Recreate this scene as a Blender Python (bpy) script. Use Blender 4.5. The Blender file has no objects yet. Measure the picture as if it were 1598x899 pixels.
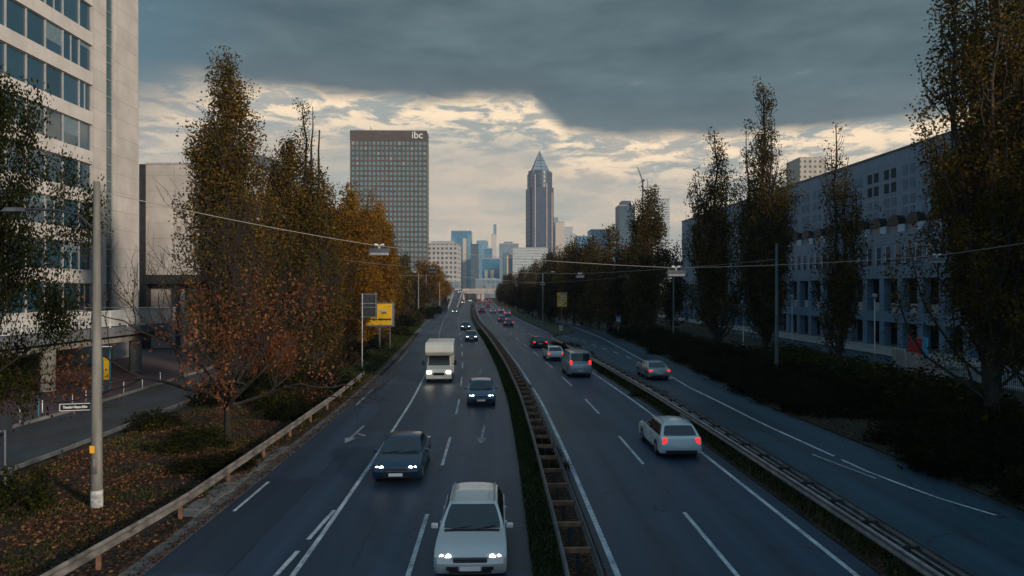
import bpy, math, random
import numpy as np
from mathutils import Vector, Matrix, noise

random.seed(7)
SC = bpy.context.scene
COL = SC.collection
R = math.radians
F = 1090.0          # focal length in photo pixels (1598 wide)
H = 7.3             # height of the footbridge the picture is taken from

# ------------------------------------------------------------------ camera
cd = bpy.data.cameras.new('camera')
cam = bpy.data.objects.new('camera', cd)
COL.objects.link(cam)
cam.location = (0, 0, H)
cam.rotation_euler = (R(90), 0, 0)
cd.sensor_width = 36
cd.lens = 36 * F / 1598
cd.shift_y = 2.5 / 1598
cd.clip_start = 0.1
cd.clip_end = 9000
SC.camera = cam

# ------------------------------------------------------------------ node helpers
class NT:
    def __init__(s, tree):
        s.t = tree; tree.nodes.clear()
    def n(s, typ, props=None, **inp):
        nd = s.t.nodes.new(typ)
        for k, v in (props or {}).items():
            setattr(nd, k, v)
        for k, v in inp.items():
            key = int(k[1:]) if k[0] == 'i' and k[1:].isdigit() else k.replace('_', ' ')
            s.put(nd.inputs[key], v)
        return nd
    def put(s, sock, v):
        if isinstance(v, bpy.types.NodeSocket): s.t.links.new(v, sock)
        elif isinstance(v, (tuple, list)):
            sock.default_value = (*v, 1.0) if len(v) == 3 and sock.type == 'RGBA' else v
        else: sock.default_value = v
    def m(s, op, a, b=0.0, c=0.0, clamp=False):
        nd = s.t.nodes.new('ShaderNodeMath'); nd.operation = op; nd.use_clamp = clamp
        s.put(nd.inputs[0], a); s.put(nd.inputs[1], b)
        if op in ('MULTIPLY_ADD', 'SMOOTH_MIN', 'WRAP', 'COMPARE'): s.put(nd.inputs[2], c)
        return nd.outputs[0]
    def mix(s, f, a, b, blend='MIX'):
        nd = s.t.nodes.new('ShaderNodeMix'); nd.data_type = 'RGBA'; nd.blend_type = blend
        s.put(nd.inputs[0], f); s.put(nd.inputs[6], a); s.put(nd.inputs[7], b)
        return nd.outputs[2]
    def noise(s, vec, scale, detail=3, rough=.55, dist=0.0, out=0):
        nd = s.n('ShaderNodeTexNoise', Scale=scale, Detail=detail, Roughness=rough, Distortion=dist)
        if vec is not None: s.put(nd.inputs['Vector'], vec)
        return nd.outputs[out]
    def ramp(s, f, stops, interp='LINEAR'):
        nd = s.t.nodes.new('ShaderNodeValToRGB'); nd.color_ramp.interpolation = interp
        e = nd.color_ramp.elements
        while len(e) < len(stops): e.new(.5)
        for q, (p, c) in zip(e, stops):
            q.position = p
            q.color = (*c, 1) if isinstance(c, (tuple, list)) else (c, c, c, 1)
        s.put(nd.inputs[0], f)
        return nd.outputs[0]
    def sstep(s, v, a, b):
        nd = s.t.nodes.new('ShaderNodeMapRange'); nd.interpolation_type = 'SMOOTHSTEP'
        s.put(nd.inputs[0], v); s.put(nd.inputs[1], a); s.put(nd.inputs[2], b)
        return nd.outputs[0]

# ------------------------------------------------------------------ world and sun
SUN_EL, SUN_AZ = R(16.5), R(132)          # azimuth measured clockwise from +Y (the way the camera looks)
w = bpy.data.worlds.new('World'); SC.world = w; w.use_nodes = True
nt = NT(w.node_tree)
sky = nt.n('ShaderNodeTexSky'); sky.sky_type = 'NISHITA'; sky.sun_disc = False
sky.sun_elevation = SUN_EL; sky.sun_rotation = SUN_AZ; sky.air_density = 1.2; sky.dust_density = 2.0
bg1 = nt.n('ShaderNodeBackground', Color=sky.outputs[0], Strength=.09)
tc = nt.n('ShaderNodeTexCoord').outputs['Generated']
sep = nt.n('ShaderNodeSeparateXYZ', i0=tc)
dx, dy, dz = sep.outputs
az = nt.m('ARCTAN2', dx, dy)                          # 0 straight ahead, + to the right
el = nt.m('ARCSINE', dz)
azf = nt.m('MULTIPLY_ADD', az, 1 / 1.6, .5, clamp=True)  # +-0.8 rad -> 0..1
def AZ(px): return max(0, min(1, math.atan((px - 799) / F) / 1.6 + .5))
def EL(px, py): return math.atan((452 - py) / F * math.cos(math.atan((px - 799) / F)))
edge_pts = [(60, 200), (217, 188), (300, 150), (430, 142), (620, 156), (700, 160), (830, 160), (885, 207), (940, 214), (1100, 212), (1250, 206), (1430, 188), (1600, 165)]
edge = nt.ramp(azf, [(AZ(a), EL(a, b)) for a, b in edge_pts])
# cloud noise in a perspective-flattened cloud plane
pz = nt.m('MAXIMUM', nt.m('ADD', dz, .06), .02)
pv = nt.n('ShaderNodeCombineXYZ', i0=nt.m('DIVIDE', dx, pz), i1=nt.m('DIVIDE', dy, pz), i2=0.0).outputs[0]
av = nt.n('ShaderNodeCombineXYZ', i0=az, i1=nt.m('MULTIPLY', el, 3.6), i2=0.0).outputs[0]
n_big = nt.noise(pv, .35, 5, .55, .4)
n_mid = nt.noise(av, 5.5, 6, .6, .15)
n_fine = nt.noise(av, 14, 8, .66, .35)
n_low = nt.noise(nt.n('ShaderNodeCombineXYZ', i0=az, i1=nt.m('MULTIPLY', el, 4.0), i2=3.7).outputs[0], 4.2, 6, .6, .15)
d = nt.m('SUBTRACT', el, edge)
d = nt.m('MULTIPLY_ADD', nt.m('SUBTRACT', n_fine, .5), .030, d)
d = nt.m('MULTIPLY_ADD', nt.m('SUBTRACT', n_mid, .5), .034, d)
soft = nt.ramp(azf, [(AZ(217), .085), (AZ(400), .018), (AZ(1300), .014), (AZ(1598), .02)])
deck = nt.sstep(d, nt.m('MULTIPLY', soft, -.6), soft)
# upper cloud deck
deck_c = nt.mix(nt.sstep(nt.m('ADD', nt.m('MULTIPLY', n_big, .5), nt.m('MULTIPLY', n_mid, .5)), .36, .66), (.052, .098, .120), (.125, .185, .210))
left_t = nt.m('MULTIPLY', nt.sstep(az, -.30, -.56), nt.sstep(el, .12, .3))
deck_c = nt.mix(nt.m('MULTIPLY', left_t, .65), deck_c, (.085, .20, .27))
warm = nt.m('MULTIPLY', nt.sstep(n_fine, .60, .76), nt.sstep(n_mid, .48, .62))
deck_c = nt.mix(nt.m('MULTIPLY', warm, .45), deck_c, (.42, .38, .33))
deck_c = nt.mix(nt.m('MULTIPLY', nt.sstep(d, .07, .0), .35), deck_c, (.17, .19, .21))
# bright band beneath
low_c = nt.mix(nt.sstep(n_low, .38, .70), (.39, .415, .395), (.74, .60, .46))
rim = nt.m('MULTIPLY', nt.sstep(d, -.085, -.008), nt.sstep(n_fine, .43, .57))
low_c = nt.mix(nt.m('MULTIPLY', rim, .85), low_c, (1.30, .98, .64))
puffs = nt.m('MULTIPLY', nt.sstep(n_fine, .52, .40), nt.sstep(d, -.17, -.05))
low_c = nt.mix(nt.m('MULTIPLY', puffs, .42), low_c, (.33, .36, .35))
low_c = nt.mix(nt.m('MULTIPLY', nt.sstep(el, .10, .0), .7), low_c, (.54, .51, .44))
low_c = nt.mix(nt.m('MULTIPLY', nt.sstep(az, -.30, -.5), .45), low_c, (.42, .38, .35))
cl = nt.mix(deck, low_c, deck_c)
# the part of the sky overhead and behind the viewer is thinner, brighter cloud
back = nt.m('MAXIMUM', nt.sstep(el, .50, 1.05), nt.sstep(dy, .25, -.45))
cl = nt.mix(back, cl, nt.mix(nt.sstep(n_big, .3, .7), (.12, .255, .39), (.23, .38, .50)))
cl = nt.mix(nt.sstep(el, -.01, -.05), cl, (.03, .035, .04))
bg2 = nt.n('ShaderNodeBackground', Color=cl, Strength=1.0)
mx = nt.n('ShaderNodeMixShader', i0=.95, i1=bg1.outputs[0], i2=bg2.outputs[0])
nt.n('ShaderNodeOutputWorld', Surface=mx.outputs[0])
w.cycles.sampling_method = 'MANUAL'; w.cycles.sample_map_resolution = 512

sl = bpy.data.lights.new('sun', 'SUN'); sl.energy = 3.6; sl.angle = R(5); sl.color = (1, .86, .70)
so = bpy.data.objects.new('sun', sl); COL.objects.link(so)
sd = Vector((math.sin(SUN_AZ) * math.cos(SUN_EL), math.cos(SUN_AZ) * math.cos(SUN_EL), math.sin(SUN_EL)))
so.rotation_euler = sd.to_track_quat('Z', 'Y').to_euler()
so.location = sd * 50

SC.view_settings.view_transform = 'Standard'
SC.view_settings.look = 'None'
SC.view_settings.exposure = 0.0
SC.view_settings.gamma = 1
SC.cycles.max_bounces = 5; SC.cycles.diffuse_bounces = 2; SC.cycles.glossy_bounces = 3
SC.cycles.transmission_bounces = 3; SC.cycles.transparent_max_bounces = 6; SC.cycles.volume_bounces = 0
SC.cycles.caustics_reflective = False; SC.cycles.caustics_refractive = False
SC.cycles.sample_clamp_indirect = 3
SC.cycles.use_denoising = True

# ------------------------------------------------------------------ projection helpers
def G(px, py, z=0.0):
    Y = F * (H - z) / (py - 452)
    return Vector(((px - 799) * Y / F, Y, z))
def P(px, py, Y):
    return Vector(((px - 799) * Y / F, Y, H + (452 - py) * Y / F))
KY = [0, 17.8, 32, 45.5, 65.8, 94.7, 137, 169, 227, 331, 420, 500, 900]
KX = [2.85, 2.71, 2.38, 1.92, .72, -1.48, -5.2, -7.7, -11.4, -17.2, -21.3, -24.8, -41]
def m_(Y):   # smoothed lateral position of the road's reference line
    return float(sum(np.interp(Y + k * max(1, Y * .04), KY, KX) for k in (-2, -1, 0, 1, 2)) / 5)

# ------------------------------------------------------------------ object helpers
def tag(o, label=None, cat=None, group=None, kind=None):
    if label: o['label'] = label
    if cat: o['category'] = cat
    if group: o['group'] = group
    if kind: o['kind'] = kind
    return o
def empty(name, loc=(0, 0, 0), rz=0.0):
    o = bpy.data.objects.new(name, None); COL.objects.link(o)
    o.location = loc; o.rotation_euler = (0, 0, rz); o.empty_display_size = .2
    return o
def link(name, me, parent=None):
    o = bpy.data.objects.new(name, me); COL.objects.link(o)
    if parent: o.parent = parent
    return o
def copy_tree(o, parent=None):
    c = o.copy(); COL.objects.link(c)
    if parent: c.parent = parent
    for ch in [x for x in o.children]: copy_tree(ch, c)
    return c

class MB:
    def __init__(s): s.v = []; s.f = []; s.mi = []; s.cur = 0
    def mat(s, i): s.cur = i; return s
    def face(s, *ids): s.f.append(ids); s.mi.append(s.cur)
    def quad(s, a, b, c, d):
        n = len(s.v); s.v += [tuple(a), tuple(b), tuple(c), tuple(d)]; s.face(n, n + 1, n + 2, n + 3); return s
    def poly(s, pts):
        n = len(s.v); s.v += [tuple(p) for p in pts]; s.face(*range(n, n + len(pts))); return s
    def box(s, c, size, rz=0.0, taper=1.0):
        hx, hy, hz = size[0] / 2, size[1] / 2, size[2] / 2
        n = len(s.v); co, si = math.cos(rz), math.sin(rz)
        for z, k in ((-hz, 1), (hz, taper)):
            for x, y in ((-hx, -hy), (hx, -hy), (hx, hy), (-hx, hy)):
                x *= k; y *= k
                s.v.append((c[0] + x * co - y * si, c[1] + x * si + y * co, c[2] + z))
        for f in ((0, 3, 2, 1), (4, 5, 6, 7), (0, 1, 5, 4), (1, 2, 6, 5), (2, 3, 7, 6), (3, 0, 4, 7)):
            s.face(*[n + i for i in f])
        return s
    def bb(s, x0, x1, y0, y1, z0, z1):
        return s.box(((x0 + x1) / 2, (y0 + y1) / 2, (z0 + z1) / 2), (abs(x1 - x0), abs(y1 - y0), abs(z1 - z0)))
    def tube(s, pts, rad, n=8, cap=True):
        pts = [Vector(p) for p in pts]
        if not hasattr(rad, '__len__'): rad = [rad] * len(pts)
        up = Vector((0, 0, 1)); base = len(s.v); a = None
        for i, p in enumerate(pts):
            t = (pts[min(i + 1, len(pts) - 1)] - pts[max(i - 1, 0)])
            t = t.normalized() if t.length > 1e-9 else up
            if a is None:
                a = t.cross(up)
                a = a.normalized() if a.length > 1e-3 else Vector((1, 0, 0))
            a = (a - t * a.dot(t)).normalized(); b = t.cross(a)
            for k in range(n):
                th = 2 * math.pi * k / n
                s.v.append(tuple(p + (a * math.cos(th) + b * math.sin(th)) * rad[i]))
        for i in range(len(pts) - 1):
            for k in range(n):
                s.face(base + i * n + k, base + i * n + (k + 1) % n, base + (i + 1) * n + (k + 1) % n, base + (i + 1) * n + k)
        if cap:
            s.face(*[base + k for k in reversed(range(n))])
            s.face(*[base + (len(pts) - 1) * n + k for k in range(n)])
        return s
    def extr(s, prof, path, closed=False):
        """prof: (side, up) points carried along path [(point, sidevector)]"""
        base = len(s.v); n = len(prof)
        for p, sv in path:
            for a, b in prof:
                s.v.append((p[0] + sv[0] * a, p[1] + sv[1] * a, p[2] + b))
        for i in range(len(path) - 1):
            for k in range(n if closed else n - 1):
                k2 = (k + 1) % n
                s.face(base + i * n + k, base + i * n + k2, base + (i + 1) * n + k2, base + (i + 1) * n + k)
        if closed:
            s.face(*[base + k for k in reversed(range(n))])
            s.face(*[base + (len(path) - 1) * n + k for k in range(n)])
        return s
    def mesh(s, name, mats, smooth=None):
        me = bpy.data.meshes.new(name); me.from_pydata(s.v, [], s.f)
        mats = mats if isinstance(mats, (list, tuple)) else [mats]
        for x in mats: me.materials.append(x)
        if len(mats) > 1: me.polygons.foreach_set('material_index', s.mi)
        me.update()
        if smooth is not None:
            me.shade_smooth(); me.set_sharp_from_angle(angle=R(smooth))
        return me
    def build(s, name, mats, parent=None, smooth=None, bevel=None):
        o = link(name, s.mesh(name, mats, smooth), parent)
        if bevel:
            b = o.modifiers.new('bevel', 'BEVEL'); b.width = bevel; b.segments = 2; b.limit_method = 'ANGLE'; b.angle_limit = R(35)
        return o

# ------------------------------------------------------------------ materials
def pm(name, col, rough=.7, var=.15, scale=2.0, metal=0.0, spec=.4, bump=0.0, bscale=None, col2=None, coat=0.0, stretch=None, world=True):
    m = bpy.data.materials.new(name); m.use_nodes = True; t = NT(m.node_tree)
    vec = t.n('ShaderNodeNewGeometry').outputs['Position'] if world else t.n('ShaderNodeTexCoord').outputs['Object']
    if stretch: vec = t.n('ShaderNodeMapping', Vector=vec, Scale=stretch).outputs[0]
    nz = t.noise(vec, scale, 5, .6)
    c2 = col2 or tuple(x * (1 - var * 1.6) for x in col)
    c1 = col if col2 else tuple(min(1, x * (1 + var)) for x in col)
    c = t.mix(t.sstep(nz, .3, .7), c2, c1)
    b = t.n('ShaderNodeBsdfPrincipled', Base_Color=c, Roughness=rough, Metallic=metal)
    b.inputs['Specular IOR Level'].default_value = spec
    b.inputs['Coat Weight'].default_value = coat
    if bump:
        bn = t.n('ShaderNodeBump', Strength=bump, Distance=.02, Height=t.noise(vec, bscale or scale * 8, 4, .6))
        t.put(b.inputs['Normal'], bn.outputs[0])
    t.n('ShaderNodeOutputMaterial', Surface=b.outputs[0])
    return m
def emit(name, col, st, base=None):
    m = bpy.data.materials.new(name); m.use_nodes = True; t = NT(m.node_tree)
    b = t.n('ShaderNodeBsdfPrincipled', Base_Color=base or col, Roughness=.2, Emission_Color=col, Emission_Strength=st)
    t.n('ShaderNodeOutputMaterial', Surface=b.outputs[0]); return m
def leafmat(name, stops, trans=.42):
    m = bpy.data.materials.new(name); m.use_nodes = True; t = NT(m.node_tree)
    at = t.n('ShaderNodeAttribute', {'attribute_name': 'tint'}).outputs['Fac']
    oi = t.n('ShaderNodeObjectInfo').outputs['Random']
    f = t.m('ADD', at, t.m('MULTIPLY', t.m('SUBTRACT', oi, .5), .22), clamp=True)
    c = t.ramp(f, stops)
    d = t.n('ShaderNodeBsdfDiffuse', Color=c); tr = t.n('ShaderNodeBsdfTranslucent', Color=c)
    x = t.n('ShaderNodeMixShader', i0=trans, i1=d.outputs[0], i2=tr.outputs[0])
    t.n('ShaderNodeOutputMaterial', Surface=x.outputs[0]); return m
def gridmat(name, wall, glass, fh, bw, wf, hf, rough_g=.15, z0=0.0, u0=0.0, var=.5, lit=None, metal=0.0, joint=None, wallrough=.7):
    """wall with a regular grid of window openings (far buildings) or of joints (joint=line width in m)."""
    m = bpy.data.materials.new(name); m.use_nodes = True; t = NT(m.node_tree)
    tcn = t.n('ShaderNodeTexCoord'); p = t.n('ShaderNodeSeparateXYZ', i0=tcn.outputs['Object'])
    nn = t.n('ShaderNodeSeparateXYZ', i0=tcn.outputs['Normal'])
    isx = t.m('GREATER_THAN', t.m('ABSOLUTE', nn.outputs[0]), .7)
    side = t.m('LESS_THAN', t.m('ABSOLUTE', nn.outputs[2]), .5)
    u = t.m('ADD', t.m('MULTIPLY', p.outputs[1], isx), t.m('MULTIPLY', p.outputs[0], t.m('SUBTRACT', 1.0, isx)))
    us = t.m('DIVIDE', t.m('SUBTRACT', u, u0), bw); vs = t.m('DIVIDE', t.m('SUBTRACT', p.outputs[2], z0), fh)
    fu = t.m('FRACT', us); fv = t.m('FRACT', vs)
    nz = t.noise(tcn.outputs['Object'], .35, 4, .6)
    wallc = t.mix(t.sstep(nz, .3, .7), tuple(x * .82 for x in wall), tuple(min(1, x * 1.08) for x in wall))
    if joint:
        a = t.m('MAXIMUM', t.m('LESS_THAN', fu, joint / bw), t.m('LESS_THAN', fv, joint / fh))
        a = t.m('MULTIPLY', a, side)
        cid = t.n('ShaderNodeCombineXYZ', i0=t.m('FLOOR', us), i1=t.m('FLOOR', vs), i2=0.0).outputs[0]
        wn = t.n('ShaderNodeTexWhiteNoise', {'noise_dimensions': '3D'}, Vector=cid).outputs[0]
        wallc = t.mix(t.m('MULTIPLY', wn, .22), wallc, tuple(x * .6 for x in wall))
        c = t.mix(t.m('MULTIPLY', a, .75), wallc, glass)
        b = t.n('ShaderNodeBsdfPrincipled', Base_Color=c, Roughness=wallrough)
    else:
        a = t.m('MULTIPLY', t.m('LESS_THAN', t.m('ABSOLUTE', t.m('SUBTRACT', fu, .5)), wf / 2), t.m('LESS_THAN', t.m('ABSOLUTE', t.m('SUBTRACT', fv, .5)), hf / 2))
        a = t.m('MULTIPLY', a, side)
        cid = t.n('ShaderNodeCombineXYZ', i0=t.m('FLOOR', us), i1=t.m('FLOOR', vs), i2=isx).outputs[0]
        wn = t.n('ShaderNodeTexWhiteNoise', {'noise_dimensions': '3D'}, Vector=cid).outputs[0]
        gc = t.mix(t.m('MULTIPLY', wn, var), glass, tuple(min(1, x * 2.6 + .05) for x in glass))
        c = t.mix(a, wallc, gc)
        rg = t.m('ADD', t.m('MULTIPLY', a, rough_g - wallrough), wallrough)
        b = t.n('ShaderNodeBsdfPrincipled', Base_Color=c, Roughness=rg, Metallic=metal)
        if lit:
            on = t.m('MULTIPLY', a, t.m('GREATER_THAN', wn, 1 - lit))
            t.put(b.inputs['Emission Color'], (1, .72, .38)); t.put(b.inputs['Emission Strength'], t.m('MULTIPLY', on, .8))
    t.n('ShaderNodeOutputMaterial', Surface=b.outputs[0]); return m

def asphalt(name, base, tint, phase=0.0):
    m = bpy.data.materials.new(name); m.use_nodes = True; t = NT(m.node_tree)
    p = t.n('ShaderNodeNewGeometry').outputs['Position']
    al = t.n('ShaderNodeMapping', Vector=p, Scale=(.55, .035, 1)).outputs[0]
    big = t.noise(al, 1.0, 5, .6, .2); mid = t.noise(p, 1.1, 5, .65); fine = t.noise(p, 42, 3, .7)
    tr = t.noise(t.n('ShaderNodeMapping', Vector=p, Scale=(1.5, .012, 1)).outputs[0], 1.0, 3, .5)
    c = t.mix(t.sstep(big, .3, .7), tuple(x * .62 for x in base), tuple(x * 1.3 for x in base))
    c = t.mix(t.m('MULTIPLY', t.sstep(tr, .35, .65), .35), c, tuple(x * .6 for x in base))
    c = t.mix(t.m('MULTIPLY', t.sstep(mid, .45, .75), .28), c, tint)
    c = t.mix(t.m('MULTIPLY', t.sstep(fine, .42, .68), .6), c, tuple(x * 2.6 for x in base))
    uv = t.n('ShaderNodeSeparateXYZ', i0=t.n('ShaderNodeUVMap', {'uv_map': 'road'}).outputs[0])
    lane = t.m('FRACT', t.m('DIVIDE', t.m('ADD', t.m('ADD', uv.outputs[0], phase), t.m('MULTIPLY', t.m('SUBTRACT', mid, .5), .25)), 3.1))
    dc = t.m('ABSOLUTE', t.m('SUBTRACT', lane, .5))
    track = t.sstep(t.m('ABSOLUTE', t.m('SUBTRACT', dc, .235)), .10, .02)
    oil = t.sstep(dc, .09, .0)
    c = t.mix(t.m('MULTIPLY', track, t.m('MULTIPLY', t.sstep(big, .25, .6), .62)), c, tuple(x * 1.75 for x in base))
    c = t.mix(t.m('MULTIPLY', oil, t.m('MULTIPLY', t.sstep(mid, .35, .6), .75)), c, tuple(x * .45 for x in base))
    seam = t.m('MULTIPLY', t.m('GREATER_THAN', dc, .492), t.sstep(t.noise(p, .4, 3), .42, .5))
    c = t.mix(t.m('MULTIPLY', seam, .75), c, (.006, .007, .009))
    # rectangular repairs
    cell = t.n('ShaderNodeCombineXYZ', i0=t.m('FLOOR', t.m('DIVIDE', t.m('ADD', uv.outputs[0], phase), 3.1)), i1=t.m('FLOOR', t.m('DIVIDE', uv.outputs[1], 9.0)), i2=0.0).outputs[0]
    wn = t.n('ShaderNodeTexWhiteNoise', {'noise_dimensions': '3D'}, Vector=cell).outputs[0]
    c = t.mix(t.m('MULTIPLY', t.m('GREATER_THAN', wn, .84), .55), c, tuple(x * .55 for x in base))
    # cracks and tar seams
    vo = t.n('ShaderNodeTexVoronoi', {'feature': 'DISTANCE_TO_EDGE'}, Scale=.13)
    wp = t.n('ShaderNodeVectorMath', {'operation': 'ADD'}, i0=p, i1=t.n('ShaderNodeVectorMath', {'operation': 'SCALE'}, i0=t.noise(p, .5, 4, .6, 0, 1), Scale=3.0).outputs[0]).outputs[0]
    t.put(vo.inputs['Vector'], wp)
    cr = t.m('MULTIPLY', t.m('LESS_THAN', vo.outputs[0], .006), t.sstep(t.noise(p, .12, 2), .44, .54))
    c = t.mix(t.m('MULTIPLY', cr, .8), c, (.006, .007, .009))
    # sparse pale specks (grit, leaves)
    sp = t.n('ShaderNodeTexVoronoi', {'feature': 'F1'}, Scale=1.6, Vector=p)
    dot = t.m('MULTIPLY', t.m('LESS_THAN', sp.outputs['Distance'], .045), t.m('GREATER_THAN', t.n('ShaderNodeSeparateColor', i0=sp.outputs['Color']).outputs[0], .72))
    c = t.mix(t.m('MULTIPLY', dot, .55), c, (.30, .27, .22))
    ro = t.m('ADD', t.m('MULTIPLY', big, .3), .36)
    b = t.n('ShaderNodeBsdfPrincipled', Base_Color=c, Roughness=ro)
    b.inputs['Specular IOR Level'].default_value = .45
    bn = t.n('ShaderNodeBump', Strength=.5, Distance=.01, Height=fine); t.put(b.inputs['Normal'], bn.outputs[0])
    t.n('ShaderNodeOutputMaterial', Surface=b.outputs[0]); return m

def paintmat():
    m = bpy.data.materials.new('worn_road_paint'); m.use_nodes = True; t = NT(m.node_tree)
    p = t.n('ShaderNodeNewGeometry').outputs['Position']
    n1 = t.noise(p, 9, 5, .7); n2 = t.noise(p, .7, 3, .6)
    wear = t.sstep(t.m('ADD', t.m('MULTIPLY', n1, .6), t.m('MULTIPLY', n2, .4)), .40, .62)
    c = t.mix(wear, (.68, .70, .70), (.27, .30, .33))
    b = t.n('ShaderNodeBsdfPrincipled', Base_Color=c, Roughness=.6)
    tr = t.n('ShaderNodeBsdfTransparent')
    hole = t.m('MULTIPLY', t.m('GREATER_THAN', t.noise(p, 22, 4, .7), .585), t.sstep(n2, .42, .6))
    x = t.n('ShaderNodeMixShader', i0=t.m('MULTIPLY', hole, .85), i1=b.outputs[0], i2=tr.outputs[0])
    t.n('ShaderNodeOutputMaterial', Surface=x.outputs[0]); return m

def fadedpaint():
    m = paintmat(); m.name = 'faded_road_paint'
    for nd in m.node_tree.nodes:
        if nd.type == 'MIX_SHADER':
            mx_ = nd
    t = m.node_tree; src = mx_.inputs[0].links[0].from_socket
    a = t.nodes.new('ShaderNodeMath'); a.operation = 'MULTIPLY_ADD'; a.inputs[1].default_value = .5; a.inputs[2].default_value = .48
    t.links.new(src, a.inputs[0]); t.links.new(a.outputs[0], mx_.inputs[0]); return m
def littermat(name, earth, cols, cover):
    m = bpy.data.materials.new(name); m.use_nodes = True; t = NT(m.node_tree)
    p = t.n('ShaderNodeNewGeometry').outputs['Position']
    vo = t.n('ShaderNodeTexVoronoi', {'feature': 'F1'}, Scale=9.0, Vector=p, Randomness=1.0)
    rc = t.n('ShaderNodeSeparateColor', i0=vo.outputs['Color'])
    lc = t.ramp(rc.outputs[0], [(0, cols[0]), (.35, cols[1]), (.7, cols[2]), (1, cols[3])])
    mask = t.m('MULTIPLY', t.m('LESS_THAN', vo.outputs['Distance'], .5), t.m('LESS_THAN', rc.outputs[1], cover))
    pat = t.sstep(t.noise(p, .35, 4, .6), .35, .6)
    ec = t.mix(t.noise(p, 6, 4), tuple(x * .6 for x in earth), tuple(x * 1.4 for x in earth))
    c = t.mix(t.m('MULTIPLY', mask, t.m('ADD', t.m('MULTIPLY', pat, .6), .4)), ec, lc)
    b = t.n('ShaderNodeBsdfPrincipled', Base_Color=c, Roughness=.85)
    b.inputs['Specular IOR Level'].default_value = .2
    bn = t.n('ShaderNodeBump', Strength=.6, Distance=.04, Height=vo.outputs['Distance']); t.put(b.inputs['Normal'], bn.outputs[0])
    t.n('ShaderNodeOutputMaterial', Surface=b.outputs[0]); return m

def glassmat(name, col, rough=.06, spec=1.0, metal=0.0, var=.4):
    m = bpy.data.materials.new(name); m.use_nodes = True; t = NT(m.node_tree)
    oi = t.n('ShaderNodeObjectInfo').outputs['Random']
    tcn = t.n('ShaderNodeTexCoord').outputs['Object']
    st = t.noise(t.n('ShaderNodeMapping', Vector=tcn, Scale=(9, 9, .15)).outputs[0], 1.0, 3, .6)   # curtains behind the glass
    c = t.mix(t.m('MULTIPLY', t.m('ADD', oi, st), var), col, tuple(min(1, x * 2.4 + .02) for x in col))
    b = t.n('ShaderNodeBsdfPrincipled', Base_Color=c, Roughness=rough, Metallic=metal)
    b.inputs['Specular IOR Level'].default_value = spec
    bn = t.n('ShaderNodeBump', Strength=.04, Distance=.05, Height=t.noise(tcn, .8, 2)); t.put(b.inputs['Normal'], bn.outputs[0])
    t.n('ShaderNodeOutputMaterial', Surface=b.outputs[0]); return m

M = {}
M['asphalt'] = asphalt('asphalt', (.018, .036, .060), (.034, .054, .080), .7)
M['asphalt_right'] = asphalt('asphalt_right', (.018, .036, .060), (.034, .054, .080), 0.0)
M['asphalt_street'] = asphalt('asphalt_street', (.009, .026, .042), (.015, .036, .052))
M['asphalt_side'] = asphalt('asphalt_side_road', (.016, .042, .062), (.026, .056, .078))
M['paint'] = paintmat(); M['faded'] = fadedpaint()
M['soil'] = littermat('soil', (.030, .026, .018), [(.05, .03, .012), (.09, .05, .02), (.04, .035, .02), (.13, .08, .03)], .35)
M['litter'] = littermat('leaf_strewn_soil', (.020, .014, .010), [(.085, .040, .026), (.045, .022, .015), (.12, .060, .035), (.12, .08, .025)], .7)
M['grass'] = pm('grass', (.022, .036, .010), .9, .3, 1.5, bump=.9, bscale=40, col2=(.030, .022, .010))
M['grass2'] = pm('lawn', (.040, .058, .016), .9, .3, .8, bump=.9, bscale=30, col2=(.045, .034, .016))
M['brick'] = gridmat('red_pavers', (.085, .045, .05), (.05, .03, .03), .2, .3, 0, 0, joint=.02)
M['concrete'] = pm('concrete', (.26, .245, .22), .85, .2, .8, bump=.3, bscale=12)
M['kerb'] = pm('kerb_stone', (.14, .135, .13), .85, .25, 1.2, bump=.4, bscale=14)
M['zinc'] = pm('galvanised_steel', (.34, .36, .38), .42, .2, 2.0, metal=.75, bump=.15, bscale=10)
M['railbeige'] = pm('weathered_rail', (.24, .215, .195), .5, .35, 1.6, metal=.3, bump=.2, bscale=9)
M['rust'] = pm('rusty_steel', (.26, .125, .07), .8, .3, 3.0, bump=.4, bscale=25)
M['polegrey'] = pm('pole_concrete', (.19, .18, .16), .8, .2, 1.5, bump=.3, bscale=12, stretch=(3, 3, .4))
M['poleteal'] = pm('pole_green_grey', (.12, .16, .16), .6, .15, 1.0)
M['white'] = pm('white_paint', (.62, .62, .60), .5, .1, 1.0)
M['whiteplate'] = pm('white_plate', (.7, .7, .68), .45, .05, 1.0)
M['black'] = pm('black_plastic', (.012, .012, .013), .5, .1, 3.0)
M['dark'] = pm('dark_metal', (.035, .037, .042), .5, .2, 2.0)
M['tyre'] = pm('tyre_rubber', (.018, .018, .018), .85, .2, 8.0)
M['alloy'] = pm('wheel_alloy', (.35, .36, .37), .35, .1, 4.0, metal=.8)
M['carglass'] = glassmat('car_glass', (.012, .016, .02), .05, .9, var=.1)
M['head'] = emit('headlamp', (1, .88, .70), 16)
M['tail'] = emit('tail_lamp', (1, .022, .02), 1.9, (.4, .01, .01))
M['taildim'] = emit('tail_lamp_dim', (1, .03, .03), .5, (.4, .01, .01))
M['lampglass'] = pm('lamp_diffuser', (.32, .31, .33), .4, .1, 3)
M['lamphood'] = pm('lamp_hood', (.075, .085, .10), .6, .2, 3)
M['wire'] = pm('wire', (.30, .27, .24), .6, .1, 3)
M['yellow'] = pm('sign_yellow', (.74, .42, .015), .5, .08, 2)
M['yellow2'] = pm('sign_orange_yellow', (.90, .42, .02), .5, .06, 2)
M['blue'] = pm('sign_blue', (.02, .10, .45), .5, .08, 2)
M['teal'] = pm('post_teal', (.02, .14, .20), .5, .1, 2)
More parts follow.
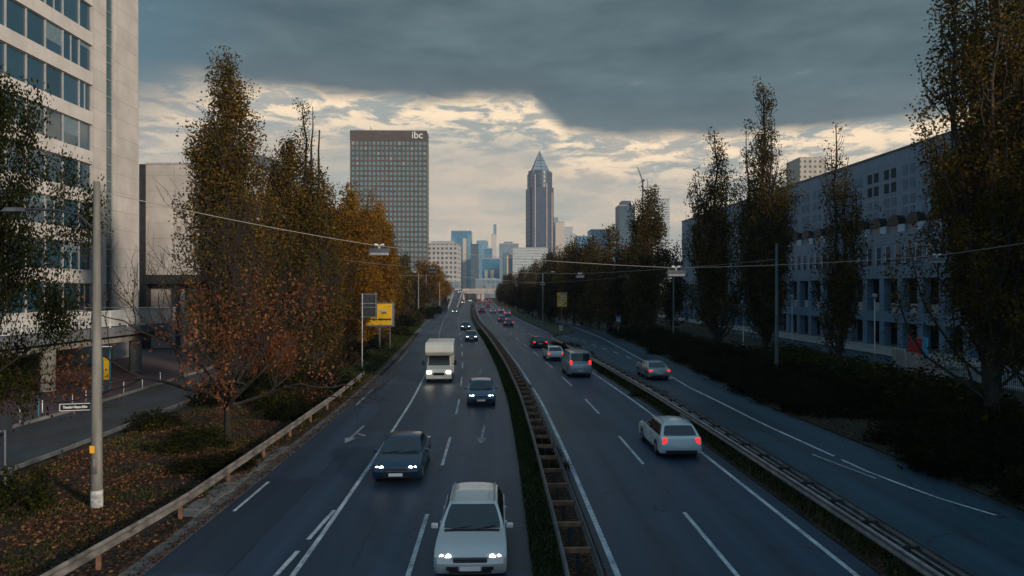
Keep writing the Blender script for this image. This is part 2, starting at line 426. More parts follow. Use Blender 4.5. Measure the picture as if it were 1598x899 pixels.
M['cyan'] = pm('sign_cyan', (.05, .42, .72), .5, .05, 2)
M['red'] = pm('sign_red', (.55, .02, .03), .5, .05, 2)
M['bark'] = pm('bark', (.026, .020, .015), .95, .3, 3.0, bump=1.0, bscale=16, stretch=(3, 3, .5))
M['barkgrey'] = pm('bark_grey', (.044, .035, .027), .95, .3, 3.0, bump=1.0, bscale=16, stretch=(3, 3, .5))
M['lf_litter'] = leafmat('leaves_fallen', [(0, (.035, .018, .012)), (.4, (.085, .040, .024)), (.8, (.17, .078, .042)), (1, (.26, .14, .06))], .1)
M['lf_rust'] = leafmat('leaves_rust', [(0, (.05, .018, .009)), (.35, (.14, .052, .024)), (.75, (.28, .112, .052)), (1, (.38, .18, .08))])
M['lf_orange'] = leafmat('leaves_orange', [(0, (.05, .028, .006)), (.35, (.13, .066, .009)), (.7, (.27, .125, .014)), (1, (.38, .20, .025))])
M['lf_olive'] = leafmat('leaves_olive', [(0, (.020, .020, .006)), (.40, (.058, .048, .012)), (.7, (.15, .088, .018)), (1, (.30, .165, .032))])
M['lf_green'] = leafmat('leaves_green', [(0, (.010, .014, .005)), (.5, (.024, .030, .008)), (.85, (.07, .062, .012)), (1, (.28, .19, .02))])
M['lf_brown'] = leafmat('leaves_brown', [(0, (.016, .012, .007)), (.5, (.045, .030, .013)), (.8, (.095, .056, .018)), (1, (.17, .10, .03))])
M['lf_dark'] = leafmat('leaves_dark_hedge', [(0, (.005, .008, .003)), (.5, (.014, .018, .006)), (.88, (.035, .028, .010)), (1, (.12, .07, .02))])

# ------------------------------------------------------------------ ground, roads, verges
def ribbon(name, o0, o1, y0, y1, z, mat, step=4.0, kind='structure', skirt=0.0):
    a0 = o0 if callable(o0) else (lambda y: o0); a1 = o1 if callable(o1) else (lambda y: o1)
    zz = z if callable(z) else (lambda y: z)
    mb = MB(); ys = []; y = y0
    while y < y1: ys.append(y); y += step * (1 + y / 120)
    ys.append(y1)
    prev = None; uvs = []
    for y in ys:
        c = m_(y); row = [(c + a0(y), y, zz(y)), (c + a1(y), y, zz(y))]
        if skirt: row = [(row[0][0], y, zz(y) - skirt)] + row + [(row[1][0], y, zz(y) - skirt)]
        n = len(mb.v); mb.v += row; uvs += [(p[0] - c, y) for p in row]
        if prev is not None:
            for k in range(len(row) - 1): mb.face(prev + k, prev + k + 1, n + k + 1, n + k)
        prev = n
    o = mb.build(name, mat)
    ul = o.data.uv_layers.new(name='road')
    for lp_ in o.data.loops: ul.data[lp_.index].uv = uvs[lp_.vertex_index]
    if kind: o['kind'] = kind
    return o
def lin(*pts):
    xs = [p[0] for p in pts]; ys = [p[1] for p in pts]
    return lambda y: float(np.interp(y, xs, ys))

g = MB(); g.quad((-3500, -400, -.06), (3500, -400, -.06), (3500, 6000, -.06), (-3500, 6000, -.06))
tag(g.build('ground', M['soil']), kind='structure')
ribbon('left_carriageway', -12.15, -2.15, -10, 470, 0, M['asphalt'])
ribbon('right_carriageway', lambda y: -.30, lin((0, 6.7), (95, 6.7), (112, 9.9), (470, 9.9)), -10, 470, 0, M['asphalt_right'])
SR = lin((0, 14.2), (31, 14.2), (44, 14.0), (55, 15.0), (82, 16.8), (116, 19.7), (156, 20.5), (300, 20.5))
ribbon('slip_road', lin((0, 8.5), (92, 8.3), (100, 7.4), (112, 10.0), (117, 14.2), (135, 16.2), (300, 16.2)), SR, -10, 300, -.004, M['asphalt_side'])
ribbon('gutter', -12.75, -12.15, -10, 330, .006, M['kerb'], skirt=.05)
ribbon('median_grass', -2.15, -1.32, -10, 400, .07, M['grass'], skirt=.12)
ribbon('median_soil', -1.32, -.28, -10, 400, .04, M['litter'], skirt=.1)
ribbon('divider_soil', 6.7, lin((0, 8.5), (92, 8.3), (98, 7.6)), -10, 97, .03, M['litter'], skirt=.1)
ribbon('left_verge', lambda y: -22.4 + .0 * y if y > 60 else -19.4 - m_(y), -12.75, -10, 60, .08, M['litter'], skirt=.1)
ribbon('left_verge_grass', lambda y: -24, -12.75, 60, 330, .08, M['grass2'], skirt=.1)
ribbon('island_grass', lin((112, 9.95), (300, 9.9)), lin((112, 10.6), (117, 14.1), (135, 16.1), (300, 16.1)), 112, 300, .08, M['grass2'], skirt=.12)
ribbon('right_verge', SR, lambda y: 36.5 - m_(y), -10, 300, .08, M['soil'], skirt=.12)
sr = MB(); sr.quad((-26.2, -10, .0), (-19.5, -10, .0), (-20.3, 42, 0), (-26.3, 42, 0)); sr.quad((-26.3, 42, 0), (-20.3, 42, 0), (-23.5, 90, 0), (-29.5, 90, 0)); sr.quad((-29.5, 90, 0), (-23.5, 90, 0), (-41, 260, 0), (-47, 260, 0))
tag(sr.build('side_street', M['asphalt_street']), kind='structure')
sw = MB(); sw.bb(-44, -26.45, -10, 42, -.05, .12)
n = len(sw.v); sw.v += [(-44, 42, .12), (-26.5, 42, .12), (-29.7, 90, .12), (-46, 90, .12)]; sw.face(n, n + 1, n + 2, n + 3)
tag(sw.build('pavement', M['brick']), kind='structure')
kb = MB()
for a, b in (((-26.3, -10), (-26.4, 42)), ((-26.4, 42), (-29.6, 90))):
    kb.quad((a[0] - .12, a[1], .135), (a[0] + .05, a[1], .135), (b[0] + .05, b[1], .135), (b[0] - .12, b[1], .135))
    kb.quad((a[0] + .05, a[1], .135), (a[0] + .05, a[1], -.03), (b[0] + .05, b[1], -.03), (b[0] + .05, b[1], .135))
tag(kb.build('kerb', M['concrete']), kind='structure')
ar = MB(); ar.quad((36.5, 20, .0), (42.5, 20, 0), (40.0, 130, 0), (33.5, 130, 0))
tag(ar.build('access_road', M['asphalt_side']), kind='structure')
tag(MB().quad((42.5, 15, .1), (70, 15, .1), (60, 200, .1), (38, 200, .1)).build('forecourt', M['concrete']), kind='structure')

# painted markings
mk = MB(); ZM = .006
def mark(o0, o1, y0, y1, w=.13, z=ZM, step=3.0):
    f = o0 if callable(o0) else (lambda y, a=o0, b=o1: a + (b - a) * ((y - y0) / max(.01, y1 - y0)))
    n = max(1, int((y1 - y0) / step)); ww = w
    for i in range(n):
        a = y0 + (y1 - y0) * i / n; b = y0 + (y1 - y0) * (i + 1) / n
        xa = m_(a) + f(a); xb = m_(b) + f(b)
        mk.quad((xa - ww / 2, a, z), (xa + ww / 2, a, z), (xb + ww / 2, b, z), (xb - ww / 2, b, z))
mark(lambda y: 0.0, 0, 0, 400, .16)                       # beside the median
mark(lambda y: 6.1, 0, 0, 112, .15)
mark(lin((0, 9.6), (400, 9.6)), 0, 117, 400, .15)
y = 5.2
while y < 420:                                            # dashes: left and right carriageway
    mark(-5.35, -5.35, y, y + 5.6, .13); mark(3.05, 3.05, y + .2, y + 5.8, .13)
    if y > 112: mark(6.2, 6.2, y, y + 5.6, .13)
    y += 11.9
L1 = lin((0, -8.3), (22, -8.3), (41, -8.45), (120, -8.7), (180, -8.8), (400, -8.5))
mark(L1, 0, 0, 66, .14)
y = 68
while y < 300: mark(L1, 0, y, y + 2.6, .2); y += 5.6
y = 6
while y < 23: mark(lin((0, -9.6), (18, -8.72), (24, -8.42)), 0, y, y + 2.7, .13); y += 3.6
mk.mat(1); mark(lambda y: -11.85, 0, 2, 15.5, .12); mk.mat(0); mark(lambda y: -11.75, 0, 23, 26.5, .11); mk.mat(1); mark(lambda y: -11.8, 0, 44, 52, .12); mark(lambda y: -11.8, 0, 70, 84, .12); mk.mat(0)
SL = lin((0, 13.2), (22.5, 13.1), (24.7, 12.3), (28, 11.8), (38, 11.45), (52, 11.7), (72, 13.3), (88, 14.5), (107, 16.1), (156, 18.0), (250, 18.6))
mark(SL, 0, 22.6, 30, .12, z=.002, step=1.5); mark(SL, 0, 30.6, 200, .14, z=.002)
mark(lin((26, 11.75), (31, 10.9)), 0, 27, 31, .08, z=.002)
y = 57
while y < 112: mark(lin((55, 11.75), (77, 12.6), (105, 11.5), (115, 10.6)), 0, y, y + 2.4, .16, z=.002); y += 5.6
def arrow(off, y, rz=0.0, s=1.0, bend=0):
    x0 = m_(y) + off; pts = lambda L: [(x0 + a * s, y - b * s, ZM) for a, b in L]
    mk.poly(pts([(-.07, -2.2), (.07, -2.2), (.07, 1.3), (-.07, 1.3)])); mk.poly(pts([(-.32, 1.25), (.32, 1.25), (0, 2.6)]))
    if bend: mk.poly(pts([(.07, .2), (.07, -.1), (.75, .55), (.65, .85)]))
mk.mat(1); arrow(-3.75, 35.5, s=.9); arrow(-3.75, 62); arrow(-6.9, 30.0, bend=1); arrow(-10.2, 35.5, bend=1, s=.9)
rm = mk.build('road_markings', [M['paint'], M['faded']]); tag(rm, kind='structure')

# patched paving slabs beside the gutter
pv_ = MB()
for i in range(16):
    yy = 22.5 + i * .62
    pv_.box((m_(yy) - 12.95 + random.uniform(-.08, .08), yy, .075), (random.uniform(.5, .8), .55, .07), random.uniform(-.06, .06))
tag(pv_.build('paving_slab_strip', M['kerb']), kind='structure')

# ------------------------------------------------------------------ scatter of leaves and grass (stuff)
def leaf_mesh(name, C, size, mat, tint, flat=0.0, seed=0, asp=.62, N=None):
    rs = np.random.RandomState(seed); n = len(C)
    C = np.asarray(C, float)
    a = rs.normal(size=(n, 3)); a /= np.linalg.norm(a, axis=1)[:, None]
    b = rs.normal(size=(n, 3))
    if flat:
        a[:, 2] *= (1 - flat); b[:, 2] *= (1 - flat); a /= np.linalg.norm(a, axis=1)[:, None]
    b -= a * (a * b).sum(1)[:, None]; b /= np.linalg.norm(b, axis=1)[:, None]
    s = (np.asarray(size) * rs.uniform(.65, 1.3, n))[:, None] * .5
    V = np.stack([C - a * s, C + b * s * asp, C + a * s, C - b * s * asp], 1).reshape(-1, 3)
    me = bpy.data.meshes.new(name)
    me.vertices.add(4 * n); me.vertices.foreach_set('co', V.ravel())
    me.loops.add(4 * n); me.loops.foreach_set('vertex_index', np.arange(4 * n))
    me.polygons.add(n); me.polygons.foreach_set('loop_start', np.arange(0, 4 * n, 4))
    at = me.attributes.new('tint', 'FLOAT', 'FACE'); at.data.foreach_set('value', np.asarray(tint, np.float32))
    me.materials.append(mat); me.update(); me.validate()
    return me
rs = np.random.RandomState(3)
def scatter(name, n, fx, size, z, mat, lo=0, hi=1, flat=.8, seed=1, cat='leaves'):
    pts = np.array([fx() for _ in range(n)]); P3 = np.column_stack([pts, z + rs.uniform(0, .05, n)])
    o = link(name, leaf_mesh(name, P3, size, mat, rs.uniform(lo, hi, n), flat, seed)); tag(o, kind='stuff')
    return o
def f_left():
    while True:
        y = 9 + 50 * rs.rand() ** 1.4; x = rs.uniform(-19.3, m_(y) - 12.8)
        if noise.noise(Vector((x * .45, y * .3, 0))) + .4 * noise.noise(Vector((x * 1.7, y * 1.3, 5))) > -.05 or rs.rand() < .22: return x, y
scatter('fallen_leaves', 42000, f_left, .11, .09, M['lf_litter'], 0, 1, .75, 1)
scatter('fallen_yellow_leaves', 2600, f_left, .085, .11, M['lf_orange'], .55, 1, .7, 2)
def f_med():
    y = 6 + 60 * rs.rand() ** 1.5; return m_(y) + rs.uniform(-1.3, -.32), y
scatter('median_leaves', 5000, f_med, .075, .05, M['lf_litter'], .1, 1, .75, 3)
def f_div():
    y = 8 + 70 * rs.rand() ** 1.3; return m_(y) + rs.uniform(6.75, 7.0) + abs(rs.normal(0, .7)) % 1.4, y
scatter('divider_leaves', 4200, f_div, .08, .04, M['lf_litter'], .0, .9, .6, 4)
def f_gut():
    y = 8 + 110 * rs.rand() ** 1.3; return m_(y) - 12.1 - abs(rs.normal(0, .25)), y
scatter('gutter_leaves', 9000, f_gut, .08, .05, M['lf_litter'], 0, .7, .7, 5)
def f_right():
    y = 16 + 60 * rs.rand(); return m_(y) + SR(y) + abs(rs.normal(0, 3.5)), y
scatter('right_verge_leaves', 12000, f_right, .10, .09, M['lf_brown'], .2, 1, .7, 6)
def f_rroad():
    y = 14 + 80 * rs.rand(); return m_(y) + SR(y) - abs(rs.normal(0, .7)), y
scatter('slip_road_leaves', 700, f_rroad, .09, .01, M['lf_rust'], .1, 1, .8, 7)
def blades(name, n, fx, hgt, mat, z, seed):
    mb_c = []; tv = []
    V = np.zeros((n * 3, 3))
    for i in range(n):
        x, y = fx(); a = rs.uniform(0, 6.28); h = hgt * rs.uniform(.5, 1.3); wv = .02 + .0006 * y
        V[i * 3] = (x - math.cos(a) * wv, y - math.sin(a) * wv, z); V[i * 3 + 1] = (x + math.cos(a) * wv, y + math.sin(a) * wv, z)
        V[i * 3 + 2] = (x + rs.normal(0, h * .3), y + rs.normal(0, h * .3), z + h)
    me = bpy.data.meshes.new(name); me.vertices.add(3 * n); me.vertices.foreach_set('co', V.ravel())
    me.loops.add(3 * n); me.loops.foreach_set('vertex_index', np.arange(3 * n)); me.polygons.add(n)
    me.polygons.foreach_set('loop_start', np.arange(0, 3 * n, 3))
    at = me.attributes.new('tint', 'FLOAT', 'FACE'); at.data.foreach_set('value', rs.uniform(0, 1, n).astype(np.float32))
    me.materials.append(mat); me.update(); me.validate()
    return tag(link(name, me), kind='stuff')
M['lf_grass'] = leafmat('grass_blades', [(0, (.014, .022, .006)), (.6, (.035, .05, .012)), (1, (.085, .075, .03))], .2)
def f_mg():
    y = 6 + 120 * rs.rand() ** 1.6; return m_(y) + rs.uniform(-2.17, -1.34), y
blades('median_grass_blades', 22000, f_mg, .11, M['lf_grass'], .06, 1)
def f_lg():
    y = 45 + 110 * rs.rand() ** 1.3; return m_(y) - 13.0 - abs(rs.normal(0, 2.4)), y
def f_ll():
    while True:
        y = 9 + 48 * rs.rand() ** 1.2; x = rs.uniform(-19.2, m_(y) - 12.9)
        if noise.noise(Vector((x * .5 + 9, y * .35, 2))) > .12: return x, y
blades('left_verge_grass_tufts', 9000, f_ll, .13, M['lf_grass'], .07, 4)
blades('verge_grass_blades', 16000, f_lg, .16, M['lf_grass'], .07, 2)
def f_dg():
    y = 10 + 85 * rs.rand(); return m_(y) + rs.uniform(6.85, 8.1), y
blades('divider_weeds', 9000, f_dg, .22, M['lf_grass'], .03, 3)

# ------------------------------------------------------------------ trees
def tubes_mesh(name, segs, mat, n=5):
    S = np.array([(*a, *b, r0, r1) for a, b, r0, r1 in segs], float)
    p0, p1, r0, r1 = S[:, :3], S[:, 3:6], S[:, 6], S[:, 7]
    t = p1 - p0; t /= np.maximum(np.linalg.norm(t, axis=1), 1e-6)[:, None]
    ref = np.where(np.abs(t[:, 2:3]) > .9, [[1., 0, 0]], [[0, 0, 1.]])
    a = np.cross(t, ref); a /= np.linalg.norm(a, axis=1)[:, None]; b = np.cross(t, a)
    k = len(S); V = np.zeros((k, 2, n, 3))
    for j in range(n):
        c, s = math.cos(2 * math.pi * j / n), math.sin(2 * math.pi * j / n)
        dv = a * c + b * s
        V[:, 0, j] = p0 + dv * r0[:, None]; V[:, 1, j] = p1 + dv * r1[:, None]
    base = (np.arange(k) * 2 * n)[:, None]; j = np.arange(n); j2 = (j + 1) % n
    Fc = np.stack([base + j, base + j2, base + n + j2, base + n + j], -1).reshape(-1, 4)
    me = bpy.data.meshes.new(name); me.vertices.add(k * 2 * n); me.vertices.foreach_set('co', V.ravel())
    me.loops.add(Fc.size); me.loops.foreach_set('vertex_index', Fc.ravel()); me.polygons.add(len(Fc))
    me.polygons.foreach_set('loop_start', np.arange(0, Fc.size, 4)); me.materials.append(mat); me.update(); me.validate(); me.shade_smooth()
    return me

def clump_leaves(cl, per, rad, rs, gap=.0):
    cl = np.asarray(cl); n = len(cl)
    cnt = np.maximum(1, (per * rs.uniform(.3, 1.7, n)).astype(int))
    idx = np.repeat(np.arange(n), cnt)
    C = cl[idx, :3] + np.clip(rs.normal(size=(len(idx), 3)), -1.5, 1.5) * rad * np.array([1, 1, 1.35])
    ct = rs.beta(1.4, 1.6, n); tint = np.clip(.65 * ct[idx] + .35 * rs.rand(len(idx)), 0, 1)
    return C, tint

def poplar_meshes(seed, Ht, Rd, nb, per, leaf, dens=1.0, bare=.0, lead=3, crad=.30, low=.05, trunkr=None, mat='lf_olive'):
    rs = np.random.RandomState(seed); segs = []; cl = []
    tr = trunkr or Ht * .014
    def spine(base, top, r, k, wig):
        pts = [np.array(base) + (np.array(top) - np.array(base)) * i / k + (rs.normal(size=3) * wig * (1 if 0 < i < k else 0)) * [1, 1, .2] for i in range(k + 1)]
        for i in range(k): segs.append((pts[i], pts[i + 1], r * (1 - i / k * .88), r * (1 - (i + 1) / k * .88)))
        return pts
    axes = [(spine((0, 0, -.15), (rs.normal() * .3, rs.normal() * .3, Ht * .985), tr, 12, Ht * .006), 0, Ht)]
    for q in range(lead):
        a = 2 * math.pi * (q + rs.rand()) / lead; z0 = Ht * rs.uniform(.06, .22); rr = Rd * rs.uniform(.38, .62); top = Ht * rs.uniform(.70, .93)
        kpt = 8; pts = []
        for i in range(kpt + 1):
            s = i / kpt; r_ = rr * (1 - math.exp(-3.2 * s)) / .96
            pts.append(np.array([math.cos(a) * r_, math.sin(a) * r_, z0 + (top - z0) * s]) + rs.normal(size=3) * .12)
        for i in range(kpt): segs.append((pts[i], pts[i + 1], tr * .55 * (1 - i / kpt * .85), tr * .55 * (1 - (i + 1) / kpt * .85)))
        axes.append((pts, z0, top))
    def prof(u): return min(1, .70 + u / .15 * .30) * float(np.interp(u, (0, .45, .62, .78, .92, 1.0), (1, 1, .80, .52, .30, .12)))
    aoff = rs.uniform(0, 99)
    for b in range(nb):
        ai = 0 if rs.rand() < .5 or lead == 0 else 1 + rs.randint(lead)
        pts, z0a, topa = axes[ai]
        t = rs.rand() ** 1.15
        s0 = (low if ai == 0 else 0.03) + (.93 - low) * t
        fi = s0 * (len(pts) - 1); i0 = int(fi); p0 = pts[i0] + (pts[min(i0 + 1, len(pts) - 1)] - pts[i0]) * (fi - i0)
        L = Ht * (.20 * (1 - t) + .065) * rs.uniform(.6, 1.25) * (1 if ai == 0 else .8)
        rr = Rd * prof((p0[2] + L * .5) / Ht) * rs.uniform(.35, 1.0) * (1 if ai == 0 else .55)
        a = rs.uniform(0, 2 * math.pi); K = 6; bp = []
        rr *= 1 + .7 * noise.noise(Vector((math.cos(a) * 1.3 + aoff, math.sin(a) * 1.3, p0[2] * .30)))
        for i in range(K + 1):
            s = i / K; r_ = rr * (1 - math.exp(-2.6 * s)) / .926
            bp.append(p0 + np.array([math.cos(a) * r_, math.sin(a) * r_, L * s]) + rs.normal(size=3) * .05 * (i > 0) * (L / 3))
        r0 = max(.012, tr * .22 * (1 - t * .6))
        for i in range(K): segs.append((bp[i], bp[i + 1], r0 * (1 - i / K * .8), r0 * (1 - (i + 1) / K * .8)))
        if rs.rand() < bare * (p0[2] / Ht) * 1.6: continue
        nc = max(2, int(L / .48 * dens))
        for q in range(nc):
            s = rs.uniform(.18, 1.02); fi = min(s, .999) * K; i0 = int(fi); c = bp[i0] + (bp[i0 + 1] - bp[i0]) * (fi - i0)
            off = np.clip(rs.normal(size=3), -1.6, 1.6) * [.30, .30, .25]
            segs.append((c, c + off * .9 + [0, 0, .15], .010, .004)); cl.append(c + off + [0, 0, .12])
    C, tint = clump_leaves(cl, per * .95, crad, rs)
    C[:, 2] = np.clip(C[:, 2], .4, None)
    return tubes_mesh('trunk', segs, M['barkgrey']), leaf_mesh('crown', C, leaf, M[mat], tint, seed=seed), len(C)

def broad_meshes(seed, Ht, spread, levels, leaf, per, mat, bark='bark', crad=.3, keep=None, trunk_h=.22, trunkr=.22, nchild=(3, 5), up=.35, twig=False, zlow=.6, tilts=None):
    rs = np.random.RandomState(seed); segs = []; cl = []
    def grow(p, d, L, r, lv):
        k = 4; pts = [p]; dd = d.copy()
        for i in range(k):
            dd = dd + rs.normal(size=3) * .12 + np.array([0, 0, up * .12]); dd /= np.linalg.norm(dd)
            pts.append(pts[-1] + dd * L / k)
        for i in range(k): segs.append((pts[i], pts[i + 1], r * (1 - i / k * .45), r * (1 - (i + 1) / k * .45)))
        if lv <= 1:
            for i in range(1, k + 1):
                if rs.rand() < .85: cl.append(pts[i] + rs.normal(size=3) * .15)
        if lv == 0: return
        nc = rs.randint(nchild[0], nchild[1] + 1)
        for c in range(nc):
            i = k if c == 0 else rs.randint(1, k + 1)
            a = rs.uniform(.35, .85); ax = rs.normal(size=3); ax -= dd * ax.dot(dd); ax /= np.linalg.norm(ax)
            nd = dd * math.cos(a) + ax * math.sin(a); nd[2] += up * .35; nd /= np.linalg.norm(nd)
            grow(pts[i], nd, L * rs.uniform(.55, .8), max(.006, r * .55), lv - 1)
    p = np.array([0, 0, -.1]); top = np.array([rs.normal() * .1, rs.normal() * .1, Ht * trunk_h])
    segs.append((p, p + [0, 0, .5], trunkr * 1.35, trunkr * 1.03)); segs.append((p + [0, 0, .5], top, trunkr * 1.03, trunkr * .85))
    n0 = 6 if not tilts else len(tilts)
    for q in range(n0):
        a = 2 * math.pi * (q * (1 if not tilts else .382 * n0) + rs.uniform(-.3, .3)) / n0; tilt = rs.uniform(.25, .75) * spread if not tilts else tilts[q]
        d = np.array([math.cos(a) * math.sin(tilt), math.sin(a) * math.sin(tilt), math.cos(tilt)]); u_ = up; up = .25 if tilt > .9 else u_
        grow(top - [0, 0, rs.uniform(0, .5)], d, Ht * .33 * rs.uniform(.85, 1.15), trunkr * .5, levels); up = u_
    cl = [c for c in cl if c[2] > zlow]
    if keep: cl = [c for c in cl if rs.rand() < keep(c)]
    C, tint = clump_leaves(cl, per, crad, rs)
    return tubes_mesh('trunk', segs, M[bark], 4), leaf_mesh('crown', C, leaf, M[mat], tint, seed=seed), len(C)

def tree(name, meshes, loc, rz, label, cat='tree', group=None, s=(1, 1, 1)):
    t = empty(name, loc, rz); tag(t, label, cat, group); t.scale = s
    link('trunk', meshes[0], t); link('crown', meshes[1], t)
    return t

TREES_R, TREES_L = 'poplars lining the right of the road', 'poplars lining the left of the road'
# right, big one near
mz = poplar_meshes(11, 29.0, 4.1, 270, 32, .18, 1.15, .12, 4, .34, .04, .42)
tree('poplar_tree', mz, (25.0, 36.5, .05), .4, 'huge dark poplar cut by the top edge, nearest tree on the slip road side', group=TREES_R)
mz2 = poplar_meshes(12, 25, 4.2, 240, 30, .20, 1.1, .1, 4, .36, .03, .38)
tree('poplar_tree', mz2, (31.0, 41.0, .05), 2.0, 'dense olive poplar at the frame edge behind the huge dark poplar', group=TREES_R)
mz3 = poplar_meshes(13, 22.0, 2.4, 150, 20, .22, .9, .45, 2, .30, .04)
tree('poplar_tree', mz3, (28.4, 60.5, .05), .3, 'slim sparse poplar standing alone in front of the arched grey building', group=TREES_R)
mz4 = poplar_meshes(14, 29.2, 3.8, 290, 21, .24, 1.0, .45, 4, .33, .04)
tree('poplar_tree', mz4, (26.3, 73, .05), 1.3, 'tall feathery poplar with a thin twin top beside the tall lamp pole', group=TREES_R)
mz5 = poplar_meshes(15, 25.3, 3.3, 230, 21, .25, 1.0, .4, 3, .32, .03)
tree('poplar_tree', mz5, (22.6, 78, .05), 2.2, 'narrow poplar with a leaning left spire at the grey building\'s far end', group=TREES_R)
mz6 = poplar_meshes(16, 23.5, 3.8, 200, 26, .30, 1.0, .05, 4, .42, .03, mat='lf_olive')
tree('poplar_tree', mz6, (19.6, 102, .05), .2, 'round-topped bushy poplar hiding the slim blue tower and crane', group=TREES_R)
# left
ml1 = poplar_meshes(21, 25.0, 3.5, 330, 26, .21, 1.2, .05, 5, .36, .03)
tree('poplar_tree', ml1, P(357, 452, 52).xy.to_3d() + Vector((0, 0, .05)), .5, 'tallest pointed poplar on the left, beside the pale tower', group=TREES_L)
ml2 = poplar_meshes(22, 20.5, 3.4, 260, 28, .22, 1.2, .05, 4, .38, .02)
tree('poplar_tree', ml2, (-19.4, 60, .05), 1.1, 'dark dense poplar just right of the tallest pointed poplar', group=TREES_L)
# poplar with dead snag tops
mseg = poplar_meshes(23, 19.0, 3.2, 230, 27, .22, 1.15, .0, 3, .38, .02)
tsnag = tree('poplar_tree', mseg, (-17.6, 61.5, .05), 2.6, 'poplar with two bare dead leaders sticking out of its top', group=TREES_L)
rs9 = np.random.RandomState(9)
sg = []
for pth in ([(0, .2, 14), (-.12, .2, 17.5), (-.05, .15, 20.0), (-.32, .2, 21.4), (-.28, .2, 23.3)], [(.6, 0, 15), (.85, 0, 18.0), (.70, 0, 20.5), (1.05, 0, 22.0), (1.25, 0, 23.4)], [(-.7, 0, 14), (-.95, .1, 17), (-.78, 0, 19.4), (-.92, 0, 21.2)]):
    for k_, (a_, b_) in enumerate(zip(pth, pth[1:])):
        sg.append((a_, b_, .14 - k_ * .028, .112 - k_ * .028))
        for q_ in range(4):
            f_ = rs9.rand(); c_ = [a_[i] + (b_[i] - a_[i]) * f_ for i in range(3)]
            sg.append((c_, (c_[0] + rs9.normal() * .22, c_[1] + rs9.normal() * .2, c_[2] + rs9.uniform(.1, .55)), .02, .006))
cc = []
for i in range(24): cc.append((1.15 + rs9.normal() * .32, rs9.normal() * .3, 19.5 + i * .19))
for p in cc: sg.append(((.9, 0, p[2] - .5), p, .03, .01))
link('snag', tubes_mesh('snag', sg, M['bark']), tsnag)
Cq, tq = clump_leaves(cc, 26, .24, rs9); link('foliage', leaf_mesh('foliage', Cq, .17, M['lf_green'], tq, seed=4), tsnag)
ml3 = poplar_meshes(24, 17.5, 2.7, 200, 27, .26, 1.2, .0, 3, .40, .02, mat='lf_orange')
ml4 = poplar_meshes(25, 19.0, 2.5, 190, 27, .28, 1.2, .0, 3, .42, .02, mat='lf_orange')
spots = [(P(500, 452, 66), ml3, 1.0, 'olive orange poplar beside the poplar with dead leaders'),
         (P(527, 452, 74), ml4, .93, 'slender orange poplar with a wispy grey tip, first of the orange row'),
         (P(548, 452, 80), ml3, 1.12, 'broad golden orange poplar, second of the orange row'),
         (P(570, 452, 90), ml4, 1.02, 'orange poplar, third of the orange row before the brown tower'),
         (P(588, 452, 100), ml3, 1.14, 'orange poplar, fourth of the orange row before the brown tower'),
         (P(601, 452, 112), ml4, 1.05, 'last tall orange poplar standing against the brown tower')]
for i, (p, mm, s, lb) in enumerate(spots):
    tree('poplar_tree', mm, (p.x, p.y, .05), i * 1.7, lb, group=TREES_L, s=(s * .95, s * .95, s))
# far poplars and broadleaf trees (shared meshes)
fa = poplar_meshes(31, 20, 3.2, 110, 16, .42, 1.0, .1, 3, .5, .02)
fb = poplar_meshes(32, 18, 2.7, 90, 16, .42, 1.0, .2, 2, .5, .02)
fc = poplar_meshes(33, 15, 3.1, 110, 18, .42, 1.1, .0, 3, .55, .02, mat='lf_brown')
fd = broad_meshes(34, 12, 1.0, 3, .42, 16, 'lf_orange', crad=.55, trunk_h=.15)
fe = broad_meshes(35, 9, 1.1, 3, .40, 14, 'lf_brown', crad=.55, trunk_h=.15)
ORD = ['first', 'second', 'third', 'fourth', 'fifth', 'sixth', 'seventh', 'eighth', 'ninth', 'tenth', 'eleventh', 'twelfth', 'thirteenth', 'fourteenth', 'fifteenth', 'sixteenth', 'seventeenth', 'eighteenth', 'nineteenth', 'twentieth', 'twenty-first', 'twenty-second', 'twenty-third', 'twenty-fourth', 'twenty-fifth', 'twenty-sixth']
rt = [(952, 118, fb, 1.02), (975, 112, fc, 1.0), (935, 128, fa, .86), (921, 136, fb, 1.0), (908, 142, fc, 1.15), (896, 148, fa, .98), (884, 158, fb, .98), (873, 168, fa, .92), (864, 180, fc, 1.15), (856, 192, fb, .98), (848, 206, fa, .86), (840, 222, fb, .95), (833, 240, fc, 1.1), (826, 258, fa, .8), (819, 278, fc, 1.1), (812, 300, fb, .86), (806, 325, fa, .8), (800, 350, fc, 1.05), (794, 378, fb, .9), (789, 405, fc, 1.1)]
for i, (px, Y, mm, s) in enumerate(rt):
    c = P(px, 452, Y)
    tree('poplar_tree', mm, (c.x, Y, .05), i * 2.1, f'{"brown" if mm is fc else "olive"} poplar in the row past the round-topped one, {ORD[i]} towards the overpass', group='distant poplars along the slip road', s=(s, s, s))
